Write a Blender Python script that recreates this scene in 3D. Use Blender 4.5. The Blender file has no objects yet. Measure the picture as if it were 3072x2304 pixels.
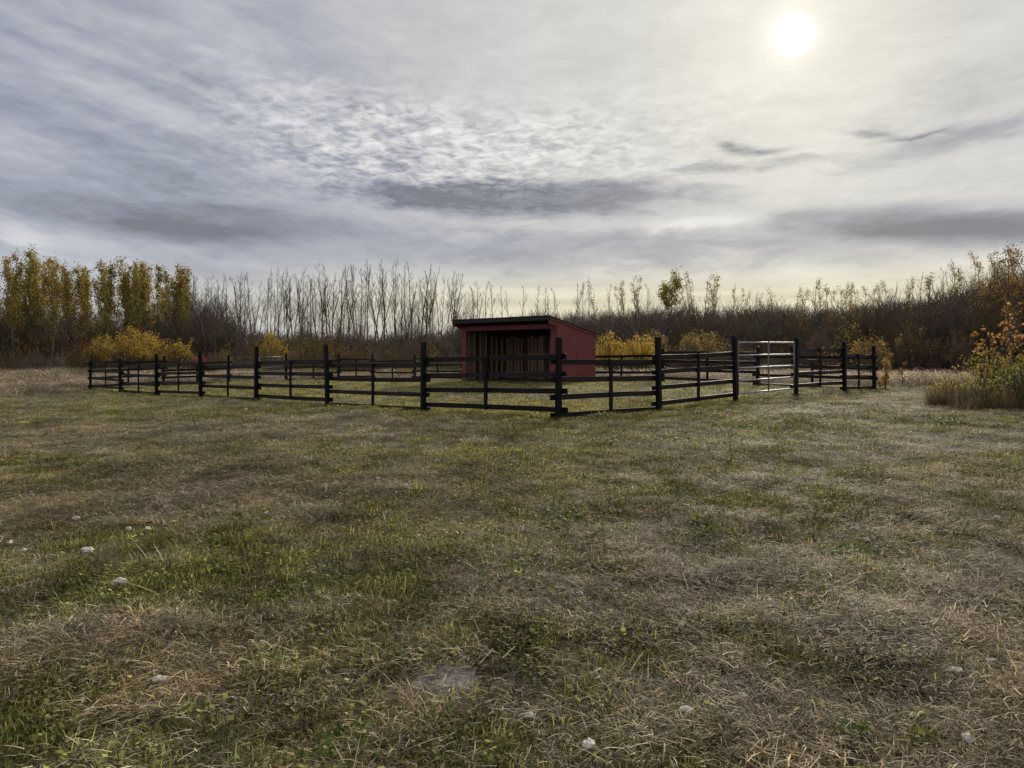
import bpy, math, random
import numpy as np
from mathutils import Vector, Matrix

random.seed(7)
rng = np.random.default_rng(11)
S = bpy.context.scene
COL = S.collection

# ------------------------------------------------------------------ camera
F = 2250.0          # focal length in photo pixels (photo 3072 wide)
CX, HY = 1536.0, 1055.0
CAMH = 1.5
cam = bpy.data.cameras.new('camera')
cam.sensor_width = 36.0
cam.lens = F / 3072 * 36.0
cam.shift_y = (HY - 1152.0) / 3072.0
cam.clip_start = 0.05
cam.clip_end = 8000
camo = bpy.data.objects.new('camera', cam)
COL.objects.link(camo)
camo.location = (0, 0, CAMH)
camo.rotation_euler = (math.pi / 2, 0, 0)
S.camera = camo

# ------------------------------------------------------------------ world / sky
SUN_DIR = Vector(((2378 - CX) / F, 1.0, (HY - 104) / F)).normalized()
SUN_EL = math.asin(SUN_DIR.z)
SUN_AZ = math.atan2(SUN_DIR.x, SUN_DIR.y)

W = bpy.data.worlds.new('World')
S.world = W
W.use_nodes = True
nt = W.node_tree
nt.nodes.clear()


class Sh:
    """small expression helper: builds Math nodes"""
    def __init__(self, nt, sock):
        self.nt, self.s = nt, sock

    def _m(self, op, *args):
        n = self.nt.nodes.new('ShaderNodeMath')
        n.operation = op
        for i, a in enumerate(args):
            if isinstance(a, Sh):
                self.nt.links.new(a.s, n.inputs[i])
            else:
                n.inputs[i].default_value = float(a)
        return Sh(self.nt, n.outputs[0])

    def __add__(self, o): return self._m('ADD', self, o)
    __radd__ = __add__
    def __sub__(self, o): return self._m('SUBTRACT', self, o)
    def __rsub__(self, o): return self._m('SUBTRACT', o, self)
    def __mul__(self, o): return self._m('MULTIPLY', self, o)
    __rmul__ = __mul__
    def __truediv__(self, o): return self._m('DIVIDE', self, o)
    def __rtruediv__(self, o): return self._m('DIVIDE', o, self)
    def exp(self): return self._m('EXPONENT', self)
    def max(self, o): return self._m('MAXIMUM', self, o)
    def min(self, o): return self._m('MINIMUM', self, o)
    def abs(self): return self._m('ABSOLUTE', self)
    def pow(self, o): return self._m('POWER', self, o)

    def ramp(self, a, b, lo=0.0, hi=1.0, smooth=True):
        n = self.nt.nodes.new('ShaderNodeMapRange')
        n.interpolation_type = 'SMOOTHSTEP' if smooth else 'LINEAR'
        self.nt.links.new(self.s, n.inputs[0])
        for i, v in enumerate((a, b, lo, hi)):
            n.inputs[1 + i].default_value = v
        return Sh(self.nt, n.outputs[0])


def comb(nt, x, y, z):
    n = nt.nodes.new('ShaderNodeCombineXYZ')
    for i, a in enumerate((x, y, z)):
        if isinstance(a, Sh):
            nt.links.new(a.s, n.inputs[i])
        else:
            n.inputs[i].default_value = float(a)
    return n.outputs[0]


def noise(nt, vec, scale, detail=4, rough=0.5, dist=0.0):
    n = nt.nodes.new('ShaderNodeTexNoise')
    n.inputs['Scale'].default_value = scale
    n.inputs['Detail'].default_value = detail
    n.inputs['Roughness'].default_value = rough
    n.inputs['Distortion'].default_value = dist
    nt.links.new(vec, n.inputs['Vector'])
    return Sh(nt, n.outputs['Fac'])


tc = nt.nodes.new('ShaderNodeTexCoord')
sep = nt.nodes.new('ShaderNodeSeparateXYZ')
nt.links.new(tc.outputs['Generated'], sep.inputs[0])
dx, dy, dz = (Sh(nt, sep.outputs[i]) for i in range(3))
R2D = 180 / math.pi
az = dx._m('ARCTAN2', dx, dy) * R2D
el = dz._m('ARCSINE', dz) * R2D
inv = 1.0 / (dz.max(0.0) + 0.10)
px_, py_ = dx * inv, dy * inv
th = math.radians(9)
aa = px_ * math.cos(th) - py_ * math.sin(th)
bb = px_ * math.sin(th) + py_ * math.cos(th)
streak = noise(nt, comb(nt, aa * 1.3, bb * 0.30, 3.1), 1.6, 5, 0.5, 0.5)
streak2 = noise(nt, comb(nt, aa * 2.6, bb * 0.9, 8.4), 1.5, 5, 0.55, 0.8)
cumul = noise(nt, comb(nt, aa * 1.0, bb * 0.9, 1.7), 12.0, 4, 0.58, 0.6)
puff = noise(nt, comb(nt, aa * 0.8, bb * 0.8, 5.5), 30.0, 3, 0.55, 0.6)
wx = noise(nt, comb(nt, aa * 1.0, bb * 0.6, 0.3), 2.2, 5, 0.6, 0.3) - 0.5
wy = noise(nt, comb(nt, aa * 1.0, bb * 0.6, 9.3), 3.0, 6, 0.62, 0.4) - 0.5
azw = az + wx * 14.0
elw = el + wy * 5.0
# fine low-level horizontal layering by elevation only
layer = noise(nt, comb(nt, az * 0.02, el * 0.55, 2.0), 1.3, 4, 0.55, 0.2)


def px2ang(x, y):
    d = x - CX
    return math.degrees(math.atan2(d, F)), math.degrees(math.atan2(HY - y, math.hypot(F, d)))


def G(x, y, sa, se, rot=0.0, A=None, E_=None):
    a0, e0 = px2ang(x, y)
    a = (A if A is not None else azw) - a0
    e = (E_ if E_ is not None else elw) - e0
    c, s = math.cos(math.radians(rot)), math.sin(math.radians(rot))
    u = (a * c + e * s) * (1.0 / sa)
    v = (e * c - a * s) * (1.0 / se)
    return ((u * u + v * v) * -1.0).exp()


# angle from the sun
dot = dx * SUN_DIR.x + dy * SUN_DIR.y + dz * SUN_DIR.z
ang = dot.min(0.99999)._m('ARCCOSINE', dot.min(0.99999)) * R2D
wide = ((ang * ang) * (-1.0 / 24.0 ** 2)).exp()
mid = ((ang * ang) * (-1.0 / 8.0 ** 2)).exp()
near = ((ang * ang) * (-1.0 / 1.9 ** 2)).exp()
disc = (ang + wx * 0.7 + wy * 0.4).ramp(1.45, 0.95)
hn = noise(nt, comb(nt, az * 0.085, el * 0.36, 21.0), 1.0, 8, 0.62, 0.5) - 0.5
hn2 = noise(nt, comb(nt, az * 0.22, el * 0.85, 33.0), 1.0, 7, 0.62, 0.9) - 0.5
vd = nt.nodes.new('ShaderNodeTexVoronoi')
vd.feature = 'SMOOTH_F1'
vd.inputs['Scale'].default_value = 19.0
vd.inputs['Smoothness'].default_value = 0.35
nt.links.new(comb(nt, aa * 0.85 + wx * 0.16 + hn2 * 0.16, bb * 0.8 + wy * 0.16 + hn2 * 0.10, 0.0), vd.inputs['Vector'])
cell = Sh(nt, vd.outputs['Distance'])
# left-hand streaky deck: long soft rolls that dip to the right
leftm = az.ramp(-1, -26)
c12, s12 = math.cos(math.radians(-13)), math.sin(math.radians(-13))
ru = az * c12 + el * s12
rv = el * c12 - az * s12
roll = noise(nt, comb(nt, ru * 0.050 + wx * 0.5, rv * 0.30 + wy * 0.45, 4.0), 1.0, 5, 0.52, 0.25)
roll2 = noise(nt, comb(nt, ru * 0.12 + wx * 0.3, rv * 0.62 + wy * 0.3, 14.0), 1.0, 4, 0.5, 0.2)
L = 0.485 + (streak - 0.5) * 0.05 + (streak2 - 0.5) * 0.05 + hn * 0.19 + hn2 * (el.ramp(26, 14) * 0.13 + 0.05)
L = L - leftm * 0.07 + leftm * ((roll.ramp(0.32, 0.68) - 0.5) * 0.13 + (roll2.ramp(0.3, 0.7) - 0.5) * 0.07)
L = L + wide * 0.155
# bands of darker cloud
A0, E0 = az + wx * 6, el + wy * 1.6
b1 = (G(1570, 598, 19.0, 2.0, -1.0, az, el) + hn * 1.1 + hn2 * 0.75).ramp(0.36, 0.95)
b2 = (G(640, 668, 17.0, 2.2, 0.0, az, el) + hn * 1.4 + hn2 * 0.8).ramp(0.40, 1.05)
b3 = G(150, 400, 13.0, 3.2, -12)
b4 = (G(2850, 676, 15.0, 1.7, -5, az, el) + hn * 1.0 + hn2 * 0.6).ramp(0.30, 1.0)
b5 = G(1900, 745, 24.0, 1.6, 0.0) * (layer * 0.9 + 0.5)
b7 = G(2080, 668, 4.0, 0.34, 3, A0, E0)
b8 = G(60, 705, 3.5, 0.8, -10)
b6 = G(2900, 300, 4.5, 2.2, 15)
A1, E1 = az + wx * 5, el + wy * 1.6 + hn2 * 0.9
w1 = G(2205, 440, 1.25, 0.36, -12, A1, E1) + G(2290, 456, 1.7, 0.22, 0, A1, E1) * 0.8
w2 = G(2640, 396, 1.3, 0.30, -10, A1, E1) + G(2760, 400, 2.2, 0.16, 6, A1, E1) * 0.7
w3 = (G(2820, 432, 8.5, 1.1, 9, az, el) + hn2 * 1.6).ramp(0.40, 1.0)
w4 = G(2400, 480, 3.0, 0.28, 1, A1, E1) + (G(2150, 505, 4.5, 0.8, 0, az, el) + hn2 * 1.8).ramp(0.5, 1.0)
L = L - b1 * 0.36 - b2 * 0.17 - b3 * 0.05 - b4 * 0.31 - b5 * 0.22 - b6 * 0.12 + b7 * 0.20 + b8 * 0.15
L = L - (w1 * 0.36).min(0.36) - (w2 * 0.30).min(0.32) - w3 * 0.19 - (w4 * 0.22).min(0.25)
# ripple field of small cloudlets, merging into the flat deck
rm = (G(1420, 455, 14.0, 2.8, 3) + G(1100, 390, 10.0, 3.0, -10) * 0.7).min(1.0)
rip = cell.ramp(0.70, 0.10) * 0.22 + cumul.ramp(0.36, 0.64) * 0.43 + puff.ramp(0.30, 0.70) * 0.35
L = L + rm * (rip - 0.37) * 0.46
L = L + (cumul - 0.5) * 0.12 * el.ramp(3, 12)
# bright ragged gap over the horizon
hz = ((el - 3.6) * (1 / 2.1))
hzb = ((hz * hz) * -1.0).exp() * az.ramp(-40, 2) * az.ramp(75, 26)
L = L + hzb * (0.0 + layer.ramp(0.30, 0.70) * 0.24)
hz0 = el.ramp(5.5, 1.0)
L = L + hz0 * 0.03
L = L.max(0.19)
# warmth
warm = (wide * 0.30 + mid * 0.25 + hzb * 1.0 + hz0 * 0.25).min(1.15)
coolm = (L.ramp(0.60, 0.26) * 0.9 + leftm * 0.25).min(1.0) * (1.0 - warm * 0.8)
cr = L * (1.0 + warm * 0.06 - coolm * 0.085)
cg = L * (1.0 + warm * 0.00 - coolm * 0.035)
cb = L * (1.0 - warm * 0.21 + coolm * 0.15)
sr = mid * 0.10 + near * 0.26 + disc * 3.0
cr = cr + sr
cg = cg + sr * 0.96
cb = cb + mid * 0.075 + near * 0.22 + disc * 2.7
KS = 10.0
cloud = comb(nt, cr * KS, cg * KS, cb * KS)
sky = nt.nodes.new('ShaderNodeTexSky')
sky.sky_type = 'NISHITA'
sky.sun_disc = False
sky.sun_elevation = SUN_EL
sky.sun_rotation = SUN_AZ
sky.altitude = 700
mix = nt.nodes.new('ShaderNodeMix')
mix.data_type = 'RGBA'
mix.inputs[0].default_value = 0.96        # cloud cover
nt.links.new(sky.outputs[0], mix.inputs[6])
nt.links.new(cloud, mix.inputs[7])
bg = nt.nodes.new('ShaderNodeBackground')
bg.inputs['Strength'].default_value = 0.1
nt.links.new(mix.outputs[2], bg.inputs['Color'])
wo = nt.nodes.new('ShaderNodeOutputWorld')
nt.links.new(bg.outputs[0], wo.inputs[0])

# ------------------------------------------------------------------ sun
sl = bpy.data.lights.new('sun', 'SUN')
sl.energy = 3.3
sl.angle = math.radians(8)
sl.color = (1.0, 0.91, 0.76)
so = bpy.data.objects.new('sun', sl)
COL.objects.link(so)
so.rotation_euler = SUN_DIR.to_track_quat('Z', 'Y').to_euler()
so.location = (10, 20, 30)

S.view_settings.view_transform = 'Standard'
S.view_settings.look = 'None'
S.view_settings.exposure = 0.12
S.view_settings.gamma = 1.0
S.view_settings.use_curve_mapping = False


# ------------------------------------------------------------------ numpy noise and terrain
def _hash(ix, iy, seed):
    h = (ix.astype(np.int64) * 374761393 + iy.astype(np.int64) * 668265263 + seed * 974634533) & 0xffffffff
    h = ((h ^ (h >> 13)) * 1274126177) & 0xffffffff
    h = h ^ (h >> 16)
    return (h & 0xffff) / 65535.0


def vnoise(x, y, seed=0):
    x = np.asarray(x, float); y = np.asarray(y, float)
    ix, iy = np.floor(x), np.floor(y)
    fx, fy = x - ix, y - iy
    fx = fx * fx * (3 - 2 * fx); fy = fy * fy * (3 - 2 * fy)
    a = _hash(ix, iy, seed); b = _hash(ix + 1, iy, seed)
    c = _hash(ix, iy + 1, seed); d = _hash(ix + 1, iy + 1, seed)
    return (a * (1 - fx) + b * fx) * (1 - fy) + (c * (1 - fx) + d * fx) * fy


def fbm(x, y, seed=0, oct=4):
    s = 0; amp = .5; t = 0
    x = np.asarray(x, float); y = np.asarray(y, float)
    for o in range(oct):
        s = s + amp * vnoise(x * 2 ** o + 17.3 * o, y * 2 ** o - 9.1 * o, seed + o)
        t += amp; amp *= .5
    return s / t


D0 = 14.0
LK, RK = 0.2046, 0.1565                 # depth gain per bay (of D0) along the two fence directions
CORNER = np.array([139 / F * D0, D0])
LV = np.array([-459.4 / F * D0, LK * D0])     # one bay towards the left
RV = np.array([371.0 / F * D0, RK * D0])      # one bay towards the right
RLAST = 4.72                                  # the last right bay is shorter
NL = 7


def LP(k): return CORNER + LV * k
def RP(k): return CORNER + RV * min(k, RLAST)


FARL = LP(NL)
FARR = RP(5)
BACK = FARR + LV * NL

ctrl = []
def cp(p, y): ctrl.append((p[0], p[1], CAMH - (y - HY) * p[1] / F))
for k, y in enumerate((1252, 1245, 1218, 1199, 1190, 1185, 1182, 1175)): cp(LP(k), y)
for k, y in enumerate((1252, 1238, 1200, 1184, 1175, 1169)): cp(RP(k), y)
cp(FARR + LV, 1160); cp(FARR + LV * 2, 1140); cp(BACK, 1139)
cp(FARL + RV * 2, 1141); cp(FARL + RV * 3, 1140); cp(FARL + RV * 4, 1140)
SHED_C = np.array([137 / F * 30, 30.0])
cp(SHED_C, 1152); cp(SHED_C + np.array([-4.1, 4.1]), 1147); cp(SHED_C + np.array([1.7, 1.7]), 1145)
for x, d in ((0, 0), (-2, 3), (2, 3), (-4, 6), (4, 6), (0, 9), (-7, 10), (7, 10), (-12, 16), (12, 14), (16, 20)):
    ctrl.append((x, d, 0.02 + 0.012 * d))
for x in range(-60, 61, 12):
    for d in (55, 66, 78, 90):
        ctrl.append((x, d, 0.0))
ctrl = np.array(ctrl)


def base_h(x, y):
    x = np.atleast_1d(np.asarray(x, float)); y = np.atleast_1d(np.asarray(y, float))
    num = np.full(x.shape, 0.02 * 0.08); den = np.full(x.shape, 0.02)
    for cx_, cy_, cz_ in ctrl:
        s = 2.6 + 0.06 * cy_
        w = np.exp(-((x - cx_) ** 2 + (y - cy_) ** 2) / (2 * s * s))
        num += w * cz_; den += w
    return num / den


def H(x, y):
    x = np.atleast_1d(np.asarray(x, float)); y = np.atleast_1d(np.asarray(y, float))
    out = np.empty(x.shape)
    far = (np.abs(x) > 90) | (y > 110) | (y < -20)
    nr = ~far
    out[far] = 0.05
    if nr.any():
        out[nr] = base_h(x[nr], y[nr]) + 0.10 * (fbm(x[nr] * .55, y[nr] * .55, 5, 3) - .5) + 0.085 * (fbm(x[nr] * 2.3, y[nr] * 2.3, 9, 2) - .5)
    return out


def h1(x, y): return float(H([x], [y])[0])


def at(px, D): return (px - CX) / F * D


def ground_from_px(px, py):
    """point on the terrain that the photo shows at a pixel"""
    D = 3.0
    for _ in range(60):
        z = h1(at(px, D), D)
        Dn = (CAMH - z) * F / (py - HY)
        D = D * .5 + Dn * .5
    return at(px, D), D, h1(at(px, D), D)


# ------------------------------------------------------------------ materials
def mat(name, rough=0.8):
    m = bpy.data.materials.new(name)
    m.use_nodes = True
    t = m.node_tree
    t.nodes.clear()
    o = t.nodes.new('ShaderNodeOutputMaterial')
    b = t.nodes.new('ShaderNodeBsdfPrincipled')
    b.inputs['Roughness'].default_value = rough
    t.links.new(b.outputs[0], o.inputs[0])
    return m, t, b, o


def ramp(t, fac, stops):
    r = t.nodes.new('ShaderNodeValToRGB')
    e = r.color_ramp.elements
    while len(e) < len(stops): e.new(0.5)
    for el_, (p, c) in zip(e, stops):
        el_.position = p; el_.color = (*c, 1)
    t.links.new(fac, r.inputs[0])
    return r.outputs[0]


def objnoise(t, scale, detail=4, rough=.6, stretch=(1, 1, 1), coord='Object'):
    c = t.nodes.new('ShaderNodeTexCoord')
    mp = t.nodes.new('ShaderNodeMapping')
    mp.inputs['Scale'].default_value = stretch
    t.links.new(c.outputs[coord], mp.inputs[0])
    n = t.nodes.new('ShaderNodeTexNoise')
    n.inputs['Scale'].default_value = scale
    n.inputs['Detail'].default_value = detail
    n.inputs['Roughness'].default_value = rough
    t.links.new(mp.outputs[0], n.inputs['Vector'])
    return n.outputs['Fac']


def bump(t, b, fac, strength, dist=.01):
    n = t.nodes.new('ShaderNodeBump')
    n.inputs['Strength'].default_value = strength
    n.inputs['Distance'].default_value = dist
    t.links.new(fac, n.inputs['Height'])
    t.links.new(n.outputs[0], b.inputs['Normal'])


def simple(name, stops, scale, rough=.8, stretch=(1, 1, 1), bs=.3, bd=.01, detail=5):
    m, t, b, o = mat(name, rough)
    n = objnoise(t, scale, detail, .6, stretch)
    t.links.new(ramp(t, n, stops), b.inputs['Base Color'])
    if bs: bump(t, b, n, bs, bd)
    return m


def leafmat(name, stops, trans=.5, tint=False):
    """leaf or blade: per-face 'shade' drives a ramp; light also passes through"""
    m = bpy.data.materials.new(name); m.use_nodes = True
    t = m.node_tree; t.nodes.clear()
    o = t.nodes.new('ShaderNodeOutputMaterial')
    at_ = t.nodes.new('ShaderNodeAttribute'); at_.attribute_name = 'shade'
    c = ramp(t, at_.outputs['Fac'], stops)
    if tint:
        ai = t.nodes.new('ShaderNodeAttribute'); ai.attribute_type = 'INSTANCER'; ai.attribute_name = 'tint'
        mm = t.nodes.new('ShaderNodeMix'); mm.data_type = 'RGBA'; mm.blend_type = 'MULTIPLY'
        mm.inputs[0].default_value = 1
        t.links.new(c, mm.inputs[6]); t.links.new(ai.outputs['Color'], mm.inputs[7])
        c = mm.outputs[2]
    else:
        oi = t.nodes.new('ShaderNodeObjectInfo')
        hv = t.nodes.new('ShaderNodeHueSaturation')
        mr = t.nodes.new('ShaderNodeMapRange')
        t.links.new(oi.outputs['Random'], mr.inputs[0])
        mr.inputs[3].default_value = .75; mr.inputs[4].default_value = 1.2
        t.links.new(mr.outputs[0], hv.inputs['Value'])
        t.links.new(c, hv.inputs['Color'])
        c = hv.outputs[0]
    d = t.nodes.new('ShaderNodeBsdfPrincipled')
    d.inputs['Roughness'].default_value = .6
    d.inputs['Specular IOR Level'].default_value = .06 if tint else .2
    tr = t.nodes.new('ShaderNodeBsdfTranslucent')
    mx = t.nodes.new('ShaderNodeMixShader'); mx.inputs[0].default_value = trans
    t.links.new(c, d.inputs['Base Color']); t.links.new(c, tr.inputs['Color'])
    t.links.new(d.outputs[0], mx.inputs[1]); t.links.new(tr.outputs[0], mx.inputs[2])
    t.links.new(mx.outputs[0], o.inputs[0])
    return m


M = {}
M['stain'] = simple('dark_stained_wood', [(.2, (.003, .0028, .003)), (.55, (.006, .005, .0052)), (.85, (.018, .015, .014))], 6, .7, (6, 6, .6), .5, .004)
M['stain_rail'] = simple('dark_stained_board', [(.25, (.006, .0048, .0044)), (.6, (.014, .0108, .0095)), (.9, (.045, .037, .032))], 5, .55, (.5, 8, 8), .5, .004)
M['red'] = simple('barn_red_paint', [(.2, (0.1412, 0.0280, 0.0280)), (.55, (0.1909, 0.0409, 0.0409)), (.85, (0.2326, 0.0602, 0.0562))], 1.6, .75, (1, 1, 1), .12, .01)
t = M['red'].node_tree; b = t.nodes['Principled BSDF']
src = b.inputs['Base Color'].links[0].from_socket
gm = t.nodes.new('ShaderNodeNewGeometry'); sx_ = t.nodes.new('ShaderNodeSeparateXYZ'); t.links.new(gm.outputs['Position'], sx_.inputs[0])
spl = objnoise(t, 4.5, 6, .7)
ad = Sh(t, sx_.outputs[2]) - 0.2 - (Sh(t, spl) - 0.35) * 0.9
mk = ad.ramp(0.22, -0.05)
mq = t.nodes.new('ShaderNodeMix'); mq.data_type = 'RGBA'
t.links.new((mk * 0.55).s, mq.inputs[0]); t.links.new(src, mq.inputs[6]); mq.inputs[7].default_value = (.13, .085, .06, 1)
t.links.new(mq.outputs[2], b.inputs['Base Color'])
M['roof'] = simple('black_roofing', [(.3, (.012, .012, .013)), (.8, (.04, .038, .036))], 9, .85, (1, 1, 1), .6, .02)
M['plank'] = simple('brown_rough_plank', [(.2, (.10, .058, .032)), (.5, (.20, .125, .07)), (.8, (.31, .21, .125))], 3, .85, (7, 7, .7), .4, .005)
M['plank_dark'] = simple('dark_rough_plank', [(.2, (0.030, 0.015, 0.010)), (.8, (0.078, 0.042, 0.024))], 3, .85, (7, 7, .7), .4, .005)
M['stud'] = simple('pale_stud_wood', [(.2, (0.2520, 0.1848, 0.1092)), (.8, (0.4032, 0.3192, 0.2100))], 4, .8, (6, 6, .7), .3, .003)
M['metal'], t, b, o = mat('galvanised_pipe', .45)
b.inputs['Metallic'].default_value = .6
t.links.new(ramp(t, objnoise(t, 8, 4), [(.3, (.30, .30, .31)), (.7, (.46, .46, .46))]), b.inputs['Base Color'])
for k_ in ('stain', 'stain_rail'):
    M[k_].node_tree.nodes['Principled BSDF'].inputs['Specular IOR Level'].default_value = .2
for k_ in ('stain', 'stain_rail'):
    t_ = M[k_].node_tree
    b_ = t_.nodes['Principled BSDF']
    src = b_.inputs['Base Color'].links[0].from_socket
    oi = t_.nodes.new('ShaderNodeObjectInfo'); hv = t_.nodes.new('ShaderNodeHueSaturation'); mr = t_.nodes.new('ShaderNodeMapRange')
    t_.links.new(oi.outputs['Random'], mr.inputs[0]); mr.inputs[3].default_value = .6; mr.inputs[4].default_value = 1.7
    t_.links.new(mr.outputs[0], hv.inputs['Value']); t_.links.new(src, hv.inputs['Color']); t_.links.new(hv.outputs[0], b_.inputs['Base Color'])
M['metal_dull'], t, b, o = mat('dull_grey_pipe', .55)
b.inputs['Metallic'].default_value = .5
b.inputs['Base Color'].default_value = (.16, .16, .165, 1)
M['dirt'] = simple('bare_grey_dirt', [(.3, (0.1050, 0.0900, 0.0780)), (.5, (0.2550, 0.2250, 0.1980)), (.72, (0.5100, 0.4650, 0.4200))], 22, .95, (1, 1, 1), .9, .02, 8)
M['dirt_dark'] = simple('dark_damp_soil', [(.25, (.03, .026, .022)), (.55, (.065, .056, .048)), (.8, (.13, .115, .10))], 14, .95, (1, 1, 1), 1, .02, 8)
M['stone'] = simple('pale_stone', [(.3, (.34, .29, .22)), (.5, (.62, .57, .48)), (.8, (.78, .74, .66))], 30, .9, (1, 1, 1), .6, .01)
M['bark_pale'] = simple('pale_aspen_bark', [(.25, (0.068, 0.064, 0.053)), (.5, (0.195, 0.188, 0.161)), (.8, (0.285, 0.277, 0.247))], 2.2, .85, (2, 2, 1.2), .3, .01)
M['bark_dark'] = simple('grey_brown_bark', [(.2, (0.048, 0.040, 0.034)), (.8, (0.126, 0.105, 0.090))], 2.2, .9, (2, 2, .7), .3, .01)
M['twig'] = simple('brown_twig_bark', [(.2, (0.055, 0.040, 0.034)), (.8, (0.111, 0.081, 0.066))], 1.0, .9, (1, 1, 1), 0)
M['twig_red'] = simple('purple_brown_twig_bark', [(.2, (0.0932, 0.0621, 0.0567)), (.8, (0.2025, 0.1391, 0.1202))], 1.0, .9, (1, 1, 1), 0)
M['leaf_gold'] = leafmat('gold_aspen_leaf', [(0, (.15, .11, .03)), (.5, (.37, .265, .055)), (1, (.55, .40, .09))])
M['leaf_olive'] = leafmat('olive_leaf', [(0, (0.138, 0.117, 0.034)), (.5, (0.289, 0.234, 0.055)), (1, (0.440, 0.343, 0.083))])
M['leaf_shrub'] = leafmat('yellow_shrub_leaf', [(0, (.23, .145, .03)), (.5, (.55, .37, .06)), (1, (.72, .52, .12))])
M['leaf_dull'] = leafmat('dull_brown_yellow_leaf', [(0, (0.1725, 0.1212, 0.0425)), (.5, (0.3612, 0.2587, 0.0775)), (1, (0.5850, 0.4288, 0.1212))])
M['leaf_rust'] = leafmat('rust_brown_leaf', [(0, (.12, .065, .018)), (.5, (.31, .18, .045)), (1, (.48, .30, .08))])
M['leaf_orange'] = leafmat('orange_leaf', [(0, (.20, .10, .03)), (.5, (.46, .23, .06)), (1, (.62, .40, .14))])
M['leaf_red'] = leafmat('crimson_leaf', [(0, (0.125, 0.025, 0.031)), (1, (0.375, 0.075, 0.088))])
M['leaf_green'] = leafmat('late_green_leaf', [(0, (0.075, 0.094, 0.025)), (.5, (0.163, 0.188, 0.044)), (1, (0.338, 0.312, 0.075))])
M['leaf_lime'] = leafmat('yellow_green_leaf', [(0, (0.150, 0.138, 0.025)), (.5, (0.338, 0.300, 0.050)), (1, (0.575, 0.450, 0.088))])
M['weed'] = leafmat('weed_leaf', [(0, (.07, .11, .025)), (.6, (.17, .23, .05)), (1, (.32, .36, .09))], .45)
M['weed_yellow'] = leafmat('yellowing_weed_leaf', [(0, (.10, .12, .025)), (.6, (.26, .27, .05)), (1, (.40, .38, .10))], .3)
M['dry_weed'] = leafmat('dry_weed_stalk', [(0, (.10, .075, .05)), (.6, (.20, .15, .10)), (1, (.33, .27, .19))], .2)
M['blade'] = leafmat('grass_blade', [(0, (.26, .25, .24)), (.45, (.68, .67, .66)), (.8, (1.15, 1.14, 1.1)), (1, (2.1, 2.05, 1.95))], .4, tint=True)  # top stops paint highlights into the colour of a few blades
M['brush'] = leafmat('brush_twigs', [(0, (.5, .5, .5)), (.5, (.9, .9, .9)), (1, (1.3, 1.3, 1.3))], .12, tint=True)

# ------------------------------------------------------------------ object helpers
def tag(o, label=None, cat=None, group=None, kind=None):
    if label: o['label'] = label
    if cat: o['category'] = cat
    if group: o['group'] = group
    if kind: o['kind'] = kind
    return o


def empty(name, loc=(0, 0, 0), rz=0):
    o = bpy.data.objects.new(name, None)
    o.empty_display_size = .2
    COL.objects.link(o)
    o.location = loc; o.rotation_euler = (0, 0, rz)
    return o


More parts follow.
